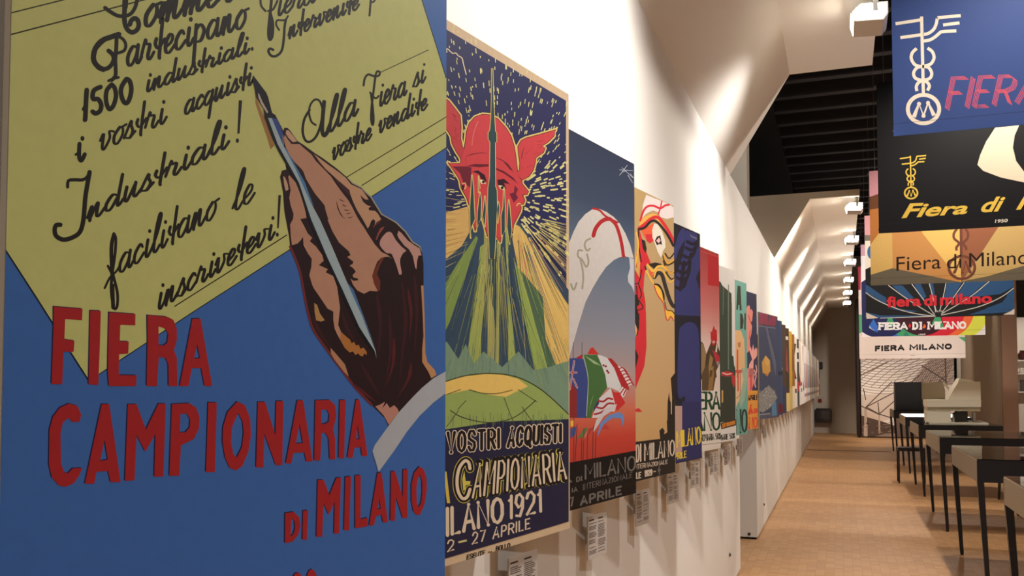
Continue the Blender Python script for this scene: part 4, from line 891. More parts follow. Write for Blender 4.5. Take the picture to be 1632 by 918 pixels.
# ------------------------------------------------------------------ caption cards under the posters
M_CARD = paint('card_white', (196, 184, 174), .5, .3); M_TXT = ink((58, 52, 50))
names = ['writing hand', 'winged helmet', 'arched flags', 'flame ribbon', 'dark blue wing', 'brown bird', 'dark green pillar', 'teal letter', 'pink hands', 'cheese wedge']
def caption(i, label):
    Y = RIGHT[i] + .015
    O = Vector((XW + .030, Y, 1.085 - .135))
    t = thing('caption_card', label, 'label', O + EX*.07, PI/2 - TILT, 'caption cards under the posters')
    link('plate', boxes((-.07, .07, 0, .004, 0, .135), bevel=.0006), M_CARD, t)
    link('holder', boxes((-.068, .066, .0042, .012, .05, .085)), M_STEEL, t)
    A = Art(O, EX, .14, .135)
    rnd = random.Random(i)
    for c0 in (.008, .074):
        z = .124
        A.local([(c0, z-.004), (c0+.036, z-.004), (c0+.036, z), (c0, z)], M_TXT, 1); z -= .012
        while z > .018:
            w = rnd.uniform(.035, .057)
            if rnd.random() > .22: A.local([(c0, z-.0018), (c0+w, z-.0018), (c0+w, z), (c0, z)], M_TXT, 1)
            z -= .0047
    A.build('print', t, .07)
for i, nm in enumerate(names):
    caption(i, 'small white caption card below the right edge of the %s poster' % nm)

# ------------------------------------------------------------------ wall bolts
M_BOLT = paint('bolt_metal', (70, 60, 52), .5, .4, .02, 5, .7)
def bolt(p, d, label):
    o = thing('wall_bolt', label, 'bolt', p); link('head', tubes(((0,0,0), Vector(d)*.012, .011)), M_BOLT, o); link('washer', tubes(((0,0,0), Vector(d)*.004, .016)), M_STEEL, o)
bolt(px_at(1162, 884, 'x', XW), (1,0,0), 'small metal bolt low on the near run of the partition')
bolt(px_at(1217, 804, 'x', XW), (1,0,0), 'small metal bolt low on the far run of the partition')
bolt(px_at(1194, 851, 'y', 8.9), (0,-1,0), 'small round bolt near the foot of the partition end face')

# ------------------------------------------------------------------ flood lights on the soffit edge
M_LENS = glow('lamp_lens_glow', (1, .9, .74), 9); M_ALU = paint('lamp_aluminium', (196, 190, 182), .35, .5, .02, 5, .6)
def floodlight(y, label, rail=True):
    t = thing('flood_light', label, 'lamp', (.21, y, 3.72), 0, 'flood lamps along the soffit edge')
    # wide shallow reflector box tilted down towards the partition
    out = [(-.105, -.06), (.06, -.075), (.085, -.03), (.085, .07), (-.07, .085), (-.12, .02)]
    link('housing', prism_bm([(x, z*.74) for x, z in out], 'y', -.13, .13), M_ALU, t)
    bm = bmesh.new(); v = [bm.verts.new(p) for p in ((-.107, -.12, -.041), (-.107, .12, -.041), (-.123, .12, .013), (-.123, -.12, .013))]
    bm.faces.new(v[::-1])
    bmesh.ops.solidify(bm, geom=bm.faces[:], thickness=.004)
    link('lens', bm, M_LENS, t)
    bm = bmesh.new(); v = [bm.verts.new(p) for p in ((-.10, -.1315, -.037), (.055, -.1315, -.047), (.075, -.1315, -.015), (.075, -.1315, .044), (-.066, -.1315, .054), (-.112, -.1315, .015))]
    bm.faces.new(v); bmesh.ops.solidify(bm, geom=bm.faces[:], thickness=.002)
    link('side_glass', bm, M_LENS, t)
    link('bracket', boxes((.0, .03, -.14, -.132, .0, .118), (.0, .03, .132, .14, .0, .118), (.0, .03, -.14, .14, .110, .118)), M_STEEL, t)
    return t
for y, lab in zip(FLOODS[1:], ('bright flood lamp nearest, beside the blue hanging banner', 'flood lamp at the near end of the second soffit', 'second flood lamp along the far soffit', 'third flood lamp along the far soffit', 'fourth flood lamp along the far soffit', 'fifth flood lamp along the far soffit', 'last and smallest flood lamp along the far soffit')):
    floodlight(y, lab)

# ------------------------------------------------------------------ hanging banners
M_ROD = paint('rod_metal', (120, 118, 116), .4, .5, .02, 5, .8)
BX, BW = .34, 1.80
def banner(Y, z0, z1, label, draw, back, seam=(40,40,44)):
    t = thing('hanging_banner', label, 'banner', (BX + BW/2, Y, z0), 0, 'fair banners hung across the corridor')
    # cloth with a stitched pocket and weight rod at the foot
    H = z1 - z0; bm = bmesh.new()
    back_ = [(.003, .0), (.012, .012), (.020, .035), (.012, .062), (.003, .078), (.003, H-.055), (.012, H-.045), (.020, H-.028), (.012, H-.010), (.003, H)]
    outline = [(0, 0)] + back_ + [(0, H)]
    A_ = [bm.verts.new((-BW/2, y, z)) for y, z in outline]; B_ = [bm.verts.new((BW/2, y, z)) for y, z in outline]
    n = len(outline)
    for i in range(n): bm.faces.new((A_[i], B_[i], B_[(i+1)%n], A_[(i+1)%n]))
    bm.faces.new(A_[::-1]); bm.faces.new(B_)
    bmesh.ops.recalc_face_normals(bm, faces=bm.faces[:])
    link('cloth', bm, back, t)
    link('weight_rod', tubes(((-BW/2-.006, .0105, .035), (BW/2+.006, .0105, .035), .006)), M_ROD, t)
    link('top_rod', tubes(((-BW/2-.02, .0105, H-.028), (BW/2+.02, .0105, H-.028), .006)), M_ROD, t)
    link('cable', tubes(((-BW/2+.06, .0105, H-.025), (-BW/2+.06, .0105, 5.625-z0), .0025), ((BW/2-.06, .0105, H-.025), (BW/2-.06, .0105, 5.625-z0), .0025)), M_ROD, t)
    A = Art((BX, Y, z0), (1, 0, 0), BW, H)
    draw(A)
    A.local([(0, .079), (BW, .079), (BW, .081), (0, .081)], seam, 9)      # stitched seam of the rod pocket
    A.build('print', t, BW/2)
def emblem(A, f, w, c, layer):
    """winged staff with coils over an M in a ring; f maps crop coordinates to photo pixels"""
    S = lambda *p, k=1.0, sm=True: A.stroke(f(*p), w*k, c, layer, smooth=sm, caps=False)
    S((245,110),(257,620), sm=False); S((72,158),(240,132), sm=False); S((104,250),(246,231), sm=False)
    S((255,229),(290,222),(325,195),(342,160),(350,122),(362,117),(505,104)); S((257,273),(300,265),(335,245),(362,222),(382,211),(476,205)); S((388,166),(497,152), sm=False)
    S((212,322),(184,350),(176,385),(190,418),(212,436),(250,442)); S((284,320),(315,342),(328,380),(315,415),(292,432),(250,442))
    S((250,442),(215,450),(192,485),(205,520),(252,536)); S((250,442),(290,448),(312,485),(300,520),(252,536))
    S((252,536),(225,548),(210,575),(214,605)); S((252,536),(280,545),(297,572),(284,602))
    A.stroke(f(*[(258+104*math.cos(a*PI/12), 725+94*math.sin(a*PI/12)) for a in range(24)]), w*1.25, c, layer, smooth=True, closed=True)
    S((194,778),(228,690),(258,770),(288,684),(328,768), k=1.35, sm=False) 
def draw_blue_banner(A):
    A.full((44, 68, 128)); z = zm(1410, 0, 4.17)
    C = (232, 220, 200)
    emblem(A, z, 5, C, 2)
    t = zm(1400, 0, 4.17); q = [t(p)[0] for p in ((436,745),(925,700),(978,500),(486,492))]
    block_word(A, 'FIERA', [(1504.5,178.6),(1652,165),(1665,116),(1516,121)], 8, (204,80,98), 2, .32, inline=4)
    block_word(A, 'DI MILANO', [(1668,163),(1840,148),(1850,104),(1680,114)], 7, (204,80,98), 2, .32, inline=4)
def draw_black_banner(A):
    A.full((18, 17, 18)); Y = (232, 192, 78); z = zm(1380, 180, 4.175)
    g = lambda *pts: [(1451.5 + (x-252)*.0970, 247.8 + (y-104)*.0962) for x, y in pts]
    emblem(A, g, 2.1, Y, 2)
    font_word(A, 'Fiera', [z(p)[0] for p in ((236,702),(675,672),(682,590),(250,603))], Y, 2, .028, .28)
    font_word(A, 'di', [z(p)[0] for p in ((762,664),(912,652),(930,553),(782,562))], Y, 2, .028, .28)
    font_word(A, 'Milano', [z(p)[0] for p in ((998,646),(1560,606),(1580,508),(1016,546))], Y, 2, .028, .28)
    font_word(A, '1950', [z(p)[0] for p in ((858,732),(942,727),(945,704),(862,709))], (232,220,200), 2, .02)
    W = (226, 206, 178)
    A.poly(z((860,98),(1020,82),(990,150),(978,230),(1000,320),(1052,390),(1160,430),(1160,480),(1052,462),(900,430),(780,385),(742,345),(760,280),(800,190)), W, 1)
    A.poly(z((1160,430),(1300,380),(1330,250),(1280,120),(1380,60),(1440,240),(1380,420),(1160,480)), W, 1)
def draw_gold_banner(A):
    Y1, Y2, OR, BR, GR, PK = (244,200,112), (220,178,104), (212,150,86), (160,100,70), (112,102,84), (214,150,160)
    A.full(Y2); z, x = zm(1360,350,7.65), zm(1490,350,7.65)
    A.poly(z((200,-700),(480,-700),(480,590),(210,675)), (224,182,106), 1)
    A.poly(z((470,-100),(850,175),(1080,480),(1400,800),(480,600)), OR, 1); A.poly(z((470,-400),(470,600),(900,690),(1200,740),(1340,760)), OR, 1)
    A.poly(z((850,175),(600,-300),(1300,-300),(1350,160),(1310,760)), Y1, 2)
    A.poly(x((300,-300),(1000,-300),(770,95),(580,385),(330,760),(320,750)), BR, 3)
    A.poly(x((770,95),(1000,-300),(2000,-300),(2000,300),(1040,575),(330,755),(580,385)), (208,172,108), 4)
    A.poly(z((205,675),(480,592),(760,650),(960,690),(1310,765),(1310,900),(150,900)), GR, 5)
    A.poly(x((330,752),(640,690),(1040,575),(2000,300),(2000,900),(300,900)), GR, 5)
    # pink head of the banner with brown rays below it
    A.poly([(1300,240),(1900,240),(1900,290),(1700,300),(1380,316)], PK, 6); A.poly([(1380,316),(1400,309),(1480,300),(1480,320),(1380,335)], (110,66,40), 6); A.poly([(1380,333),(1440,315),(1420,345),(1380,400)], (190,120,60), 6)
    B2 = (122, 72, 56)
    A.stroke(x((318,60),(322,470)), 4.6, B2, 7, False, caps=False)
    A.stroke(x((270,110),(232,170),(235,230),(290,280),(285,310),(262,340),(265,378)), 4, B2, 7, caps=False); A.stroke(x((370,105),(402,165),(395,230),(350,280),(355,310),(380,340),(378,372)), 4, B2, 7, caps=False)
    A.stroke(x(*[(328+158*math.cos(a*PI/10), 585+138*math.sin(a*PI/10)) for a in range(20)]), 4.4, B2, 7, closed=True)
    A.stroke(x((240,640),(300,520),(335,650),(375,520),(430,640)), 5, B2, 7, False)
    D = (44, 26, 18)
    font_word(A, 'Fiera', [(1428.6,431.8),(1499.5,428),(1499.5,405.5),(1428.6,409.5)], D, 8, 0)
    font_word(A, 'di', [(1509,428.5),(1532.5,426.6),(1532.5,404),(1509,406)], D, 8, 0)
    font_word(A, 'Milano', [(1544.5,426),(1640,420.5),(1640,398),(1544.5,403.5)], D, 8, 0)
def draw_fan_banner(A):
    K, B, L = (24, 26, 32), (42, 80, 124), (196, 196, 190)
    A.full(K); z, x = zm(1360,440,7.65), zm(1490,440,7.65)
    A.poly([(1370,330),(1900,330),(1900,364),(1370,375)], (214,160,170), 1); A.poly([(1370,375),(1900,364),(1900,376),(1370,384)], (120,112,104), 1); A.poly([(1370,384),(1900,372),(1900,420),(1390,424),(1370,434)], (228,220,210), 1)
    A.disc((1389,402), 7, (60,104,160), 2, 11)
    for p in (((150,100),(200,130),(330,220),(400,262),(400,345),(330,305),(220,240),(150,195)), ((470,115),(600,115),(740,270),(660,290),(560,200)), ((740,95),(820,95),(890,250),(850,290),(790,200)), ((930,90),(970,90),(1000,260),(965,250)), ((400,390),(560,400),(800,430),(700,440),(520,410)), ((150,440),(330,480),(900,480),(990,490),(330,515),(160,470))):
        A.poly(z(*p), B, 2)
    for p in (((150,80),(330,80),(215,265),(110,270)), ((370,75),(640,65),(430,240),(250,265)), ((670,60),(968,50),(968,125),(800,220),(440,260)), ((700,310),(870,230),(968,140),(968,390),(900,440),(420,470),(620,400))):
        A.poly(x(*p), B, 2)
    A.poly(x((690,330),(870,215),(880,240),(820,320),(660,380),(480,410)), K, 3)
    for p in (((150,200),(250,270),(400,345),(600,420),(800,465),(960,485)), ((430,115),(600,240),(780,360),(980,480)), ((715,100),(850,280),(990,470)), ((925,90),(965,240),(1010,430)), ((330,515),(700,500),(1000,488))): A.stroke(z(*p), 1.3, L, 4)
    for p in (((-10,350),(10,430)), ((135,85),(100,260),(60,420)), ((355,80),(220,270),(90,440)), ((660,65),(420,260),(80,460)), ((968,140),(800,260),(560,365),(300,430),(80,475))): A.stroke(x(*p), 1.3, L, 4)
    A.poly(z((155,445),(305,510),(160,525)), (206,196,184), 3); A.poly(x((975,390),(975,470),(830,470),(920,430)), (206,196,184), 3)
    R = (200, 44, 58)
    font_word(A, 'fiera', [(1413.5,490),(1468,487.5),(1468,470.5),(1413,472.5)], R, 6, .036); font_word(A, 'di', [(1472.5,488),(1493,487),(1493,469.5),(1472.5,470.5)], R, 6, .036)
    font_word(A, 'milano', [(1498,487),(1581,483),(1581,466.5),(1498,469)], R, 6, .036); font_word(A, '1970', [(1490,498),(1502,497.5),(1502,494.5),(1490,495)], L, 6, .01)
def draw_circle_banner(A):
    A.full((236, 230, 234)); z, x = zm(1360,440,7.65), zm(1490,440,7.65)
    NV, BL, GR, RD, OR, YL, MG = (38,44,92), (60,112,206), (70,164,110), (218,44,62), (238,112,64), (222,226,84), (64,30,44)
    A.poly([(1365,380),(1900,376),(1900,404),(1365,408)], (206,160,180), 1)
    def ring(cx, cy, r, c, l): A.disc((cx, cy), r, c, l, n=40)
    ring(1570, 486, 62, (236,230,234), 1)
    ring(1528, 492, 49, YL, 2); ring(1506, 492, 47, OR, 3); ring(1490, 490, 49, RD, 4); ring(1452, 489, 50, GR, 4); ring(1436, 489, 50, BL, 4)
    ring(1404, 489, 50, NV, 5); ring(1470, 489, 46, MG, 5)
    A.poly([(1436,540),(1444,528),(1452,539)], (60,130,120), 6); A.poly([(1385,520),(1392,508),(1399,520),(1399,530),(1392,527)], BL, 6); A.poly([(1385,519),(1391,526),(1395,527),(1386,523)], (240,236,238), 7); A.poly([(1411,519),(1416,505),(1422,507),(1427,520)], GR, 6); A.poly([(1485,516),(1491,503),(1498,503),(1505,524)], GR, 6)
    A.poly([(1500,503),(1526,503),(1521,520),(1504,520)], RD, 6)
    q = [(1400,526),(1540,525),(1540,511.5),(1400,513.5)]
    for w, s in ((2.6, 0),):
        block_word(A, 'FIERA', [(1400,526),(1447,525.6),(1447,513),(1400,513.6)], 3.4, (244,240,240), 8, .28); block_word(A, 'DI', [(1454,525.6),(1469.5,525.4),(1469.5,512.7),(1454,512.9)], 3.4, (244,240,240), 8, .7)
        block_word(A, 'MILANO', [(1478,525.2),(1540,524.4),(1540,511.8),(1478,512.6)], 3.4, (244,240,240), 8, .3)
        for xx, a, b in ((1401.5,526,513.6),(1411.5,526,513.6),(1417,526,513.6),(1429,526,513.4),(1456,525.6,512.9),(1467,525.4,512.7),(1480,525.2,512.6),(1492,525,512.4),(1498.5,525,512.4),(1506,524.9,512.2)):
            A.stroke([(xx-2.6,a-.8),(xx+2.6,a-.8)], 1.5, (244,240,240), 8, False, caps=False); A.stroke([(xx-2.6,b+.8),(xx+2.6,b+.8)], 1.5, (244,240,240), 8, False, caps=False)
    A.poly([(1450,521),(1453,516),(1456,521),(1453,524)] if False else [(1447.5,520),(1450,515),(1452,519),(1450,523)], (226,50,60), 9); A.poly([(1470,523),(1473,516),(1476,520),(1474,523)], OR, 9)
    font_word(A, '1969', [(1464,534.5),(1475,534),(1475,531.5),(1464,532)], (240,236,236), 8, .02)
def draw_white_banner(A):
    A.full((206, 190, 180)); z = zm(1360, 350, 3.82)
    A.poly([(1360,420),(1372,420),(1372,462),(1360,462)], (150,40,60), 1); A.poly([(1360,500),(1376,502),(1374,530),(1360,534)], (80,150,104), 1)
    A.poly(z((640,715),(720,715),(720,760),(690,752)), (70,150,100), 1)
    block_word(A, 'FIERA', [(1394.3,560.5),(1441.5,558.8),(1441.5,549),(1394.3,550.8)], 3.1, (30,24,22), 2, .45); block_word(A, 'MILANO', [(1449.3,558.7),(1517,557),(1517,547.3),(1449.3,548.8)], 3.1, (30,24,22), 2, .42)
    A.stroke([(1451,566.6),(1458,566.3)], .8, (150,136,126), 2, False)
def cloth(name, rgb): return paint(name, rgb, .45, .35)
banner(6.1, 3.083, 4.50, 'blue banner with cream winged staff emblem and red striped letters', draw_blue_banner, cloth('blue_cloth', (44,68,128)))
banner(8.55, 2.85, 4.22, 'black banner with small yellow emblem and bold yellow italic letters', draw_black_banner, cloth('black_cloth', (28,26,28)))
banner(10.9, 2.627, 3.947, 'gold and brown faceted banner with dark thin lettering', draw_gold_banner, cloth('gold_cloth', (200,160,96)))
banner(13.1, 2.398, 3.825, 'black and blue banner with fanned pale lines and red lettering', draw_fan_banner, cloth('dark_blue_cloth', (34,40,56)))
banner(15.6, 2.272, 3.793, 'banner of overlapping coloured circles with white slab lettering', draw_circle_banner, cloth('white_cloth', (230,224,226)))
banner(18.0, 1.975, 3.729, 'plain pale grey banner with bold black lettering, lowest and farthest', draw_white_banner, cloth('grey_cloth', (206,192,184)))

# ------------------------------------------------------------------ display cases
M_CASE = paint('case_black_lacquer', (22, 21, 26), .35, .5, .05, 4); M_SIDE = paint('case_side_reflection', (150, 136, 112), .45, .4, .04, 4); M_TRAY = paint('case_tray', (118, 108, 92), .6, .3, .04, 4)  # side greige is the wall's reflection in black lacquer, put into the colour
def glass_mat():
    m = bpy.data.materials.new('case_glass'); m.use_nodes = True; t = m.node_tree; t.nodes.clear()
    o = t.nodes.new('ShaderNodeOutputMaterial'); mx = t.nodes.new('ShaderNodeMixShader'); tr = t.nodes.new('ShaderNodeBsdfTransparent'); gl = t.nodes.new('ShaderNodeBsdfGlossy'); fr = t.nodes.new('ShaderNodeFresnel')
    tr.inputs[0].default_value = (.93, .95, .94, 1); gl.inputs['Roughness'].default_value = .02; fr.inputs[0].default_value = 1.45
    t.links.new(fr.outputs[0], mx.inputs[0]); t.links.new(tr.outputs[0], mx.inputs[1]); t.links.new(gl.outputs[0], mx.inputs[2]); t.links.new(mx.outputs[0], o.inputs[0])
    return m
M_GLASS = glass_mat()
M_SCREEN = glow('lightbox_glow', (1, .97, .93), 3.0)
def case(x, y, label, w=1.0, d=1.58, lit=False):
    t = thing('display_case', label, 'display case', (x + w/2, y + d/2, 0), 0, 'black legged display cases along the right side')
    a, b = w/2, d/2; z0, z1 = .79, .95
    link('front_panel', boxes((-a, a, -b, -b+.02, z0, z1), bevel=.001), M_CASE, t)
    link('back_panel', boxes((-a, a, b-.02, b, z0, z1), bevel=.001), M_CASE, t)
    for s in (-1, 1): link('side_panel', boxes((min(s*a, s*(a-.02)), max(s*a, s*(a-.02)), -b+.0205, b-.0205, z0, z1), bevel=.001), M_SIDE, t)
    link('tray', boxes((-a+.021, a-.021, -b+.021, b-.021, z1-.05, z1-.03)), M_TRAY, t)
    if lit: link('light_panel', boxes((-a+.03, a-.03, -b+.03, b-.03, z1-.03, z1+.004)), M_SCREEN, t)
    else: link('glass_top', boxes((-a+.004, a-.004, -b+.004, b-.004, z1+.0005, z1+.0065)), M_GLASS, t)
    for sx in (-1, 1):
        for sy in (-1, 1):
            x0, y0 = sx*(a-.022), sy*(b-.022); bm = bmesh.new()
            top = [(x0+i*.022, y0+j*.022, z0-.0005) for i, j in ((-1,-1),(1,-1),(1,1),(-1,1))]
            bx_, by_ = sx*(a-.062), sy*(b-.045)
            bot = [(bx_+i*.014, by_+j*.014, .012) for i, j in ((-1,-1),(1,-1),(1,1),(-1,1))]
            T_ = [bm.verts.new(p) for p in top]; B_ = [bm.verts.new(p) for p in bot]
            bm.faces.new(T_); bm.faces.new(B_[::-1])
            for i in range(4): bm.faces.new((B_[i], B_[(i+1)%4], T_[(i+1)%4], T_[i]))
            lg = link('leg', bm, M_CASE, t)
            link('foot', tubes(((bx_, by_, 0), (bx_, by_, .012), .012)), M_CASE, lg)
CX0 = .925
case(CX0-.03, 4.38, 'nearest display case, only its back corner in view at right')
case(CX0-.01, 7.20, 'display case with white brochures, second from the camera')
case(CX0+.01, 10.0, 'black fronted glass display case, third from the camera')
case(CX0+.04, 13.0, 'display case carrying the cream machine, fourth from the camera')
case(CX0+.08, 16.25, 'display case with a glowing white top, beyond the cream machine', d=1.62, lit=True)
case(1.02, 20.0, 'farthest display case, thin legs below the black cabinet')
M_PAPER = paint('paper_white', (214, 200, 184), .6, .2)
def brochure(x, y, rz, label, z=.9205):
    o = tag(link('brochure', boxes((-.105, .105, -.148, .148, 0, .004), bevel=.001), M_PAPER), label, 'brochure'); o.location = (x, y, z); o.rotation_euler.z = rz
    A = Art((0, 0, 0), (1, 0, 0), .21, .296); return o
brochure(1.13, 8.25, .1, 'white brochure lying left in the second display case')
brochure(1.38, 7.95, -.15, 'white brochure lying right in the second display case')
# black wedge shaped object on the nearest case
bm = bmesh.new(); prism(bm, [(-.14, 0), (.16, 0), (.16, .05), (.02, .045), (-.10, .012)], 'y', -.16, .16)
bmesh.ops.bevel(bm, geom=bm.edges[:], offset=.004, segments=2, affect='EDGES')
o = tag(link('folder', bm, M_CASE), 'black wedge shaped folder on the nearest display case', 'folder'); o.location = (1.12, 5.60, .957)

# ------------------------------------------------------------------ stool between the far cases
t = thing('metal_stool', 'low black metal stool between the far display cases', 'stool', (.985, 14.83, 0))
link('seat', boxes((-.19, .19, -.17, .17, .515, .535), bevel=.003), M_CASE, t)
link('apron', boxes((-.185, .185, -.165, -.15, .485, .5145), (-.185, .185, .15, .165, .485, .5145), (-.185, -.17, -.149, .149, .485, .5145), (.17, .185, -.149, .149, .485, .5145)), M_CASE, t)
for sx in (-1, 1):
    for sy in (-1, 1): link('leg', boxes((sx*.177-.012, sx*.177+.012, sy*.157-.012, sy*.157+.012, 0, .4845), bevel=.002), M_CASE, t)

# ------------------------------------------------------------------ cream machine on the fourth case
M_CREAM = paint('machine_cream', (214, 206, 186), .5, .3, .03, 3); M_DARKM = paint('machine_dark', (58, 52, 46), .5, .3); M_SILVER = paint('machine_silver', (190, 186, 178), .3, .5, .02, 4, .7)
YM = 13.55; TOP = .957
def mz(p, y=YM):
    q = px_at(1410 + p[0]/6.559, 580 + p[1]/6.559, 'y', y); return (q.x, q.z)
def mprism(pts, y0, y1, bev=.004):
    b0 = mz((700, 400)); bm = prism_bm([(x - MX, z - TOP) for x, z in [mz(p) for p in pts]], 'y', y0, y1)
    return bm
MX = mz((700, 400))[0]
t = thing('cream_machine', 'cream boxy machine with slanted hood on a display case', 'machine', (MX, YM, TOP))
zb = lambda p, z: (mz(p)[0] - MX, z)
def mpoly(pts, y0, y1, floor_=None):
    out = []
    for p in pts:
        x, z = mz(p); out.append((x - MX, max(z - TOP, 0.0) if p[1] < 605 else (.02 if floor_ is None else floor_)))
    return prism_bm(out, 'y', y0, y1)
link('base_plate', prism_bm([zb((450,0),0), zb((1075,0),0), zb((1060,0),.018), zb((460,0),.018)], 'y', -.02, .62), M_CREAM, t)
link('pedestal', mpoly([(443,486),(690,486),(695,610),(445,610)], .0, .5, .0185), M_CREAM, t)
link('slab', mpoly([(438,376),(1005,376),(1005,450),(440,450)], -.02, .56), M_CREAM, t)
link('slab_lip', mpoly([(446,451),(1000,451),(1000,495),(448,485)], -.005, .54), paint('machine_lip', (170,158,132), .5), t)
bm = mpoly([(660,375),(770,188),(1000,186),(1005,375)], .0, .52); link('hood', bm, M_CREAM, t)
link('lid', mpoly([(770,187),(790,150),(938,178),(945,186)], .06, .46), M_CREAM, t)
link('back_panel', mpoly([(415,375),(415,192),(640,192),(665,275),(665,375)], .40, .43), paint('machine_panel', (150,138,114), .5), t)
p0, p1 = mz((628,192)), mz((678,268)); link('arm', tubes(((p0[0]-MX, .1, p0[1]-TOP), (p1[0]-MX, .1, p1[1]-TOP), .016)), M_CREAM, t)
link('motor', mpoly([(735,604),(738,530),(765,503),(875,500),(880,604)], .08, .34, .019), M_DARKM, t)
x0 = mz((935, 0))[0]-MX; link('support', tubes(((x0, .15, .019), (x0, .15, mz((0,500))[1]-TOP), .022)), M_SILVER, t)
x0 = mz((712, 0))[0]-MX; link('valve', tubes(((x0, .05, .019), (x0, .05, .07), .018), ((x0, .05, .07), (x0, .05, .125), .014, .006)), M_SILVER, t)

# ------------------------------------------------------------------ black cabinet on the farthest case
YC = 20.35
cx0, cx1 = px_at(1427, 640, 'y', YC).x, px_at(1474, 640, 'y', YC).x; cz = px_at(1450, 609, 'y', YC).z
t = thing('black_cabinet', 'tall black box cabinet on the farthest display case', 'cabinet', ((cx0+cx1)/2, YC, .957)); w = (cx1-cx0)/2
link('body', boxes((-w, w*.78, .0, .55, 0, cz-.957), bevel=.006), M_CASE, t)
link('side_door', boxes((w*.79, w, .01, .54, .0, cz-.96), bevel=.004), paint('cabinet_grey', (70,66,62), .35, .5), t)
link('handle', tubes(((w*.9, -.012, .12), (w*.9, -.012, .24), .012), ((w*.9, .012, .13), (w*.9, -.012, .13), .008), ((w*.9, .012, .23), (w*.9, -.012, .23), .008)), M_SILVER, t)

# ------------------------------------------------------------------ photo mural
MY = 26.85
m0, m1 = px_at(1372.5, 640, 'y', MY).x, px_at(1521.5, 640, 'y', MY).x
MH = 3.9
t = thing('photo_mural', 'tall brown photo mural of a steel lattice roof and tree columns', 'mural', ((m0+m1)/2, MY, .03))
link('panel', boxes((-(m1-m0)/2, (m1-m0)/2, .001, .05, 0, MH)), M_BOARD, t)
for s in (-1, 1): link('foot', boxes((s*1.0-.04, s*1.0+.04, -.05, .35, -.03, -.0005)), M_CASE, t)
A = Art((m0, MY, .03), (1, 0, 0), m1-m0, MH)
A.full((236, 222, 208)); z = zm(1360, 560, 6.12); D, D2 = (134, 112, 98), (92, 74, 64)
A.poly([(1360,300),(1540,300),(1540,574),(1360,574)], (206,184,166), 1)
rnd = random.Random(2)
for k in range(16):                                       # lattice: rising curves and cross members
    x0 = -260 + k*85
    A.stroke(z((x0,330+k*4),(x0+190,190),(x0+420,60),(x0+560,-60)), 1.0 if k < 9 else 1.3, D, 2)
for k in range(13):
    y0 = 60 + k*26; A.stroke(z((40,y0),(200,y0+24+k),(420,y0+36),(640,y0+10-k*3),(1000,y0-60)), .9, D, 2)
A.poly(z((640,330),(560,300),(760,40),(1000,40),(1000,330)), (196,174,158), 2)
for k in range(14): A.stroke(z((600+k*22,320),(680+k*20,180),(790+k*18,40)), 1.2, (120,98,84), 3)
A.stroke(z((895,30),(905,330)), 2.2, D2, 4); A.stroke(z((668,138),(905,290)), 1.8, D2, 4, False); A.stroke(z((60,240),(330,105)), 2.4, D, 4, False)
A.poly(z((50,420),(405,420),(405,640),(260,690),(50,620)), (216,196,180), 2)
A.poly(z((60,620),(270,680),(420,730),(420,850),(60,850)), (92,74,64), 3); A.poly(z((60,560),(200,610),(270,680),(60,625)), (214,190,170), 3)
A.poly(z((400,640),(1000,600),(1000,850),(400,850)), (110,90,78), 3)
for p, w in ((((120,840),(120,545)), 4.4), (((255,800),(252,610)), 2.6)): A.stroke(z(*p), w, (190,164,144), 5, False, caps=False)
A.stroke(z((120,840),(120,720)), 6, (196,172,152), 5, False, caps=False)
for p in (((122,545),(375,298)), ((122,545),(405,398)), ((120,470),(100,370)), ((252,612),(405,480)), ((252,612),(240,500)), ((252,612),(130,545)), ((60,525),(250,615)), ((252,612),(360,645))): A.stroke(z(*p), 1.6, D2, 6, False)
for k in range(40):
    x, y = rnd.uniform(70, 400), rnd.uniform(690, 800); A.stroke(z((x,y),(x+rnd.uniform(8,40),y+rnd.uniform(-4,4))), rnd.uniform(.6,1.6), rnd.choice([(60,46,40),(150,124,106),(120,98,84)]), 6, False, caps=False)
A.poly(z((190,835),(320,800),(420,800),(420,850)), (150,128,112), 6)
A.build('print', t, (m1-m0)/2)

# ------------------------------------------------------------------ far wall details
YF = 28.92
def wallbox(name, label, cat, u0, u1, v0, v1, d, mat, parts=(), y=YF, bev=.01):
    a, b = px_at(u0, v1, 'y', y - d), px_at(u1, v0, 'y', y - d)
    t = thing(name, label, cat, ((a.x+b.x)/2, y - d/2, a.z)); w, h = (b.x-a.x)/2, b.z-a.z
    link('body', boxes((-w, w, -d/2, d/2-.001, 0, h), bevel=bev), mat, t)
    return t, w, h, d
t, w, h, d = wallbox('wall_cabinet', 'dark rounded glossy box low on the far wall', 'cabinet', 1299, 1325.5, 651, 673.5, .22, paint('glossy_dark', (30,24,28), .15, .6), bev=.035)
link('window', boxes((-w*.75, w*.75, -d/2-.006, -d/2-.0005, h*.25, h*.85), bevel=.002), paint('cabinet_window', (24,28,38), .05, .8), t)
t, w, h, d = wallbox('alarm_button', 'small red alarm button on the far wall', 'alarm', 1304, 1309.5, 635.5, 641, .04, paint('alarm_red', (150,50,36), .5), bev=.005)
link('button', tubes(((0, -d/2-.0005, h/2), (0, -d/2-.012, h/2), .02)), paint('alarm_button_dark', (60,24,20), .4), t)
t, w, h, d = wallbox('wall_sign', 'small dark sign box behind the last poster', 'sign', 1300, 1311, 577, 588, .06, M_CASE)
link('face', boxes((-w*.8, w*.8, -d/2-.004, -d/2-.0005, h*.2, h*.8)), paint('sign_face', (66,60,60), .3), t)
t, w, h, d = wallbox('junction_box', 'small dark box with a conduit on the far wall beside the mural', 'box', 1543.5, 1551, 590, 600.5, .05, paint('brown_box', (50,34,28), .5))
link('conduit', boxes((w*.8, w*.95, -.01, .01, -1.6, -.002)), paint('conduit', (50,36,30), .5), t)
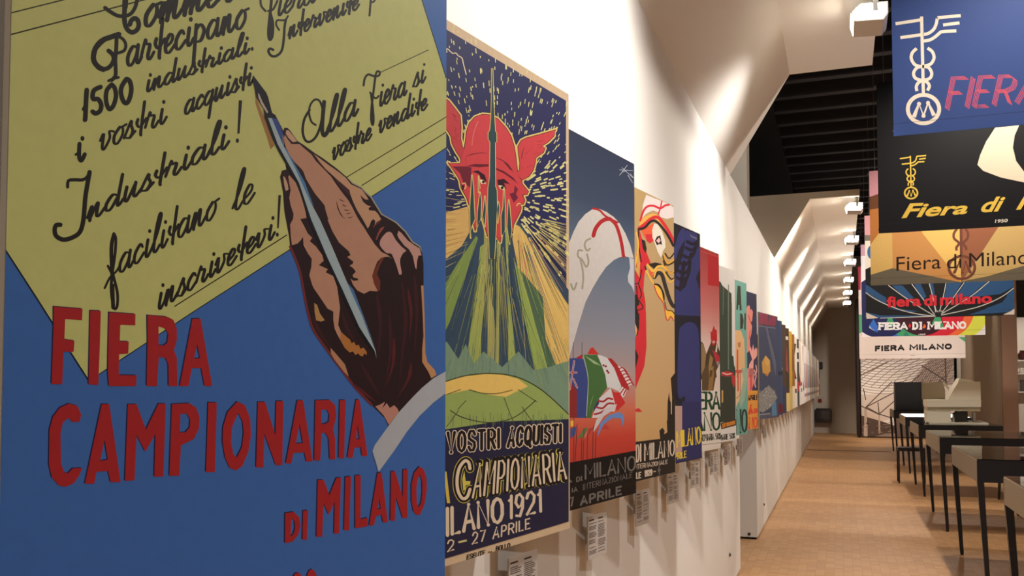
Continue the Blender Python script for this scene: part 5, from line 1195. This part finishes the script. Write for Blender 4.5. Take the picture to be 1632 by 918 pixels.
# pier lettering, reading upwards along its lit side
t = thing('pier_lettering', 'faint vertical lettering on the lit side of the pier', 'lettering', (3.0845, 20.9, 1.25))
bm = bmesh.new(); rnd = random.Random(4); y = .30; z = -.05
while z < 1.05:
    h = rnd.uniform(.03, .055)
    if rnd.random() > .15: box(bm, -.0016, -.0004, y-.14, y-.03, z, z+h)
    z += h + .018
for k in (0, 1): box(bm, -.0016, -.0004, y-.11, y-.05, 1.18+k*.1, 1.24+k*.1)
link('letters', bm, ink((120,104,86)), t)
# lit alcove with small things on its shelves
t = thing('display_shelf', 'pale lit shelf unit at the right edge beyond the pier', 'shelf', (4.35, 23.2, 0))
link('back_board', boxes((-.6, .9, .12, .15, 0, 3.0)), M_WALL, t)
link('side_board', boxes((-.62, -.601, -.2, .15, 0, 3.0)), M_WALL, t)
for zz in (1.30, 1.72, 2.02): link('shelf', boxes((-.60, .9, -.18, .119, zz, zz+.03)), M_WALL, t)
def small(name, label, cat, x, z, prof, mat):
    """turned vessel: profile of (radius, height)"""
    bm = bmesh.new(); rings = []
    for r, h in prof: rings.append([bm.verts.new((r*math.cos(2*PI*i/14), r*math.sin(2*PI*i/14), h)) for i in range(14)])
    for a, b in zip(rings, rings[1:]):
        for i in range(14): bm.faces.new((a[i], a[(i+1)%14], b[(i+1)%14], b[i]))
    bm.faces.new(rings[0][::-1]); bm.faces.new(rings[-1])
    o = tag(link(name, bm, mat), label, cat); o.location = (x, 23.15, z)
small('dark_jar', 'dark red jar on the top shelf of the lit unit', 'jar', 3.92, 2.051, [(.05,0),(.09,.03),(.09,.14),(.05,.19),(.055,.22)], paint('dark_red_glaze', (74,36,34), .3))
small('white_cup', 'small white cup on the middle shelf of the lit unit', 'cup', 3.90, 1.751, [(.03,0),(.045,.02),(.05,.09),(.03,.12)], paint('white_glaze', (220,214,206), .3))
t = thing('picture_frame', 'small dark framed picture on the lowest shelf of the lit unit', 'picture', (3.95, 23.17, 1.331))
link('frame', boxes((-.08, .08, 0, .02, 0, .014), (-.08, .08, 0, .02, .246, .26), (-.08, -.066, 0, .02, .0145, .2455), (.066, .08, 0, .02, .0145, .2455)), M_CASE, t)
link('picture', boxes((-.0655, .0655, .006, .016, .0145, .2455)), paint('picture_print', (96,84,76), .5, .2, .3, 12), t)
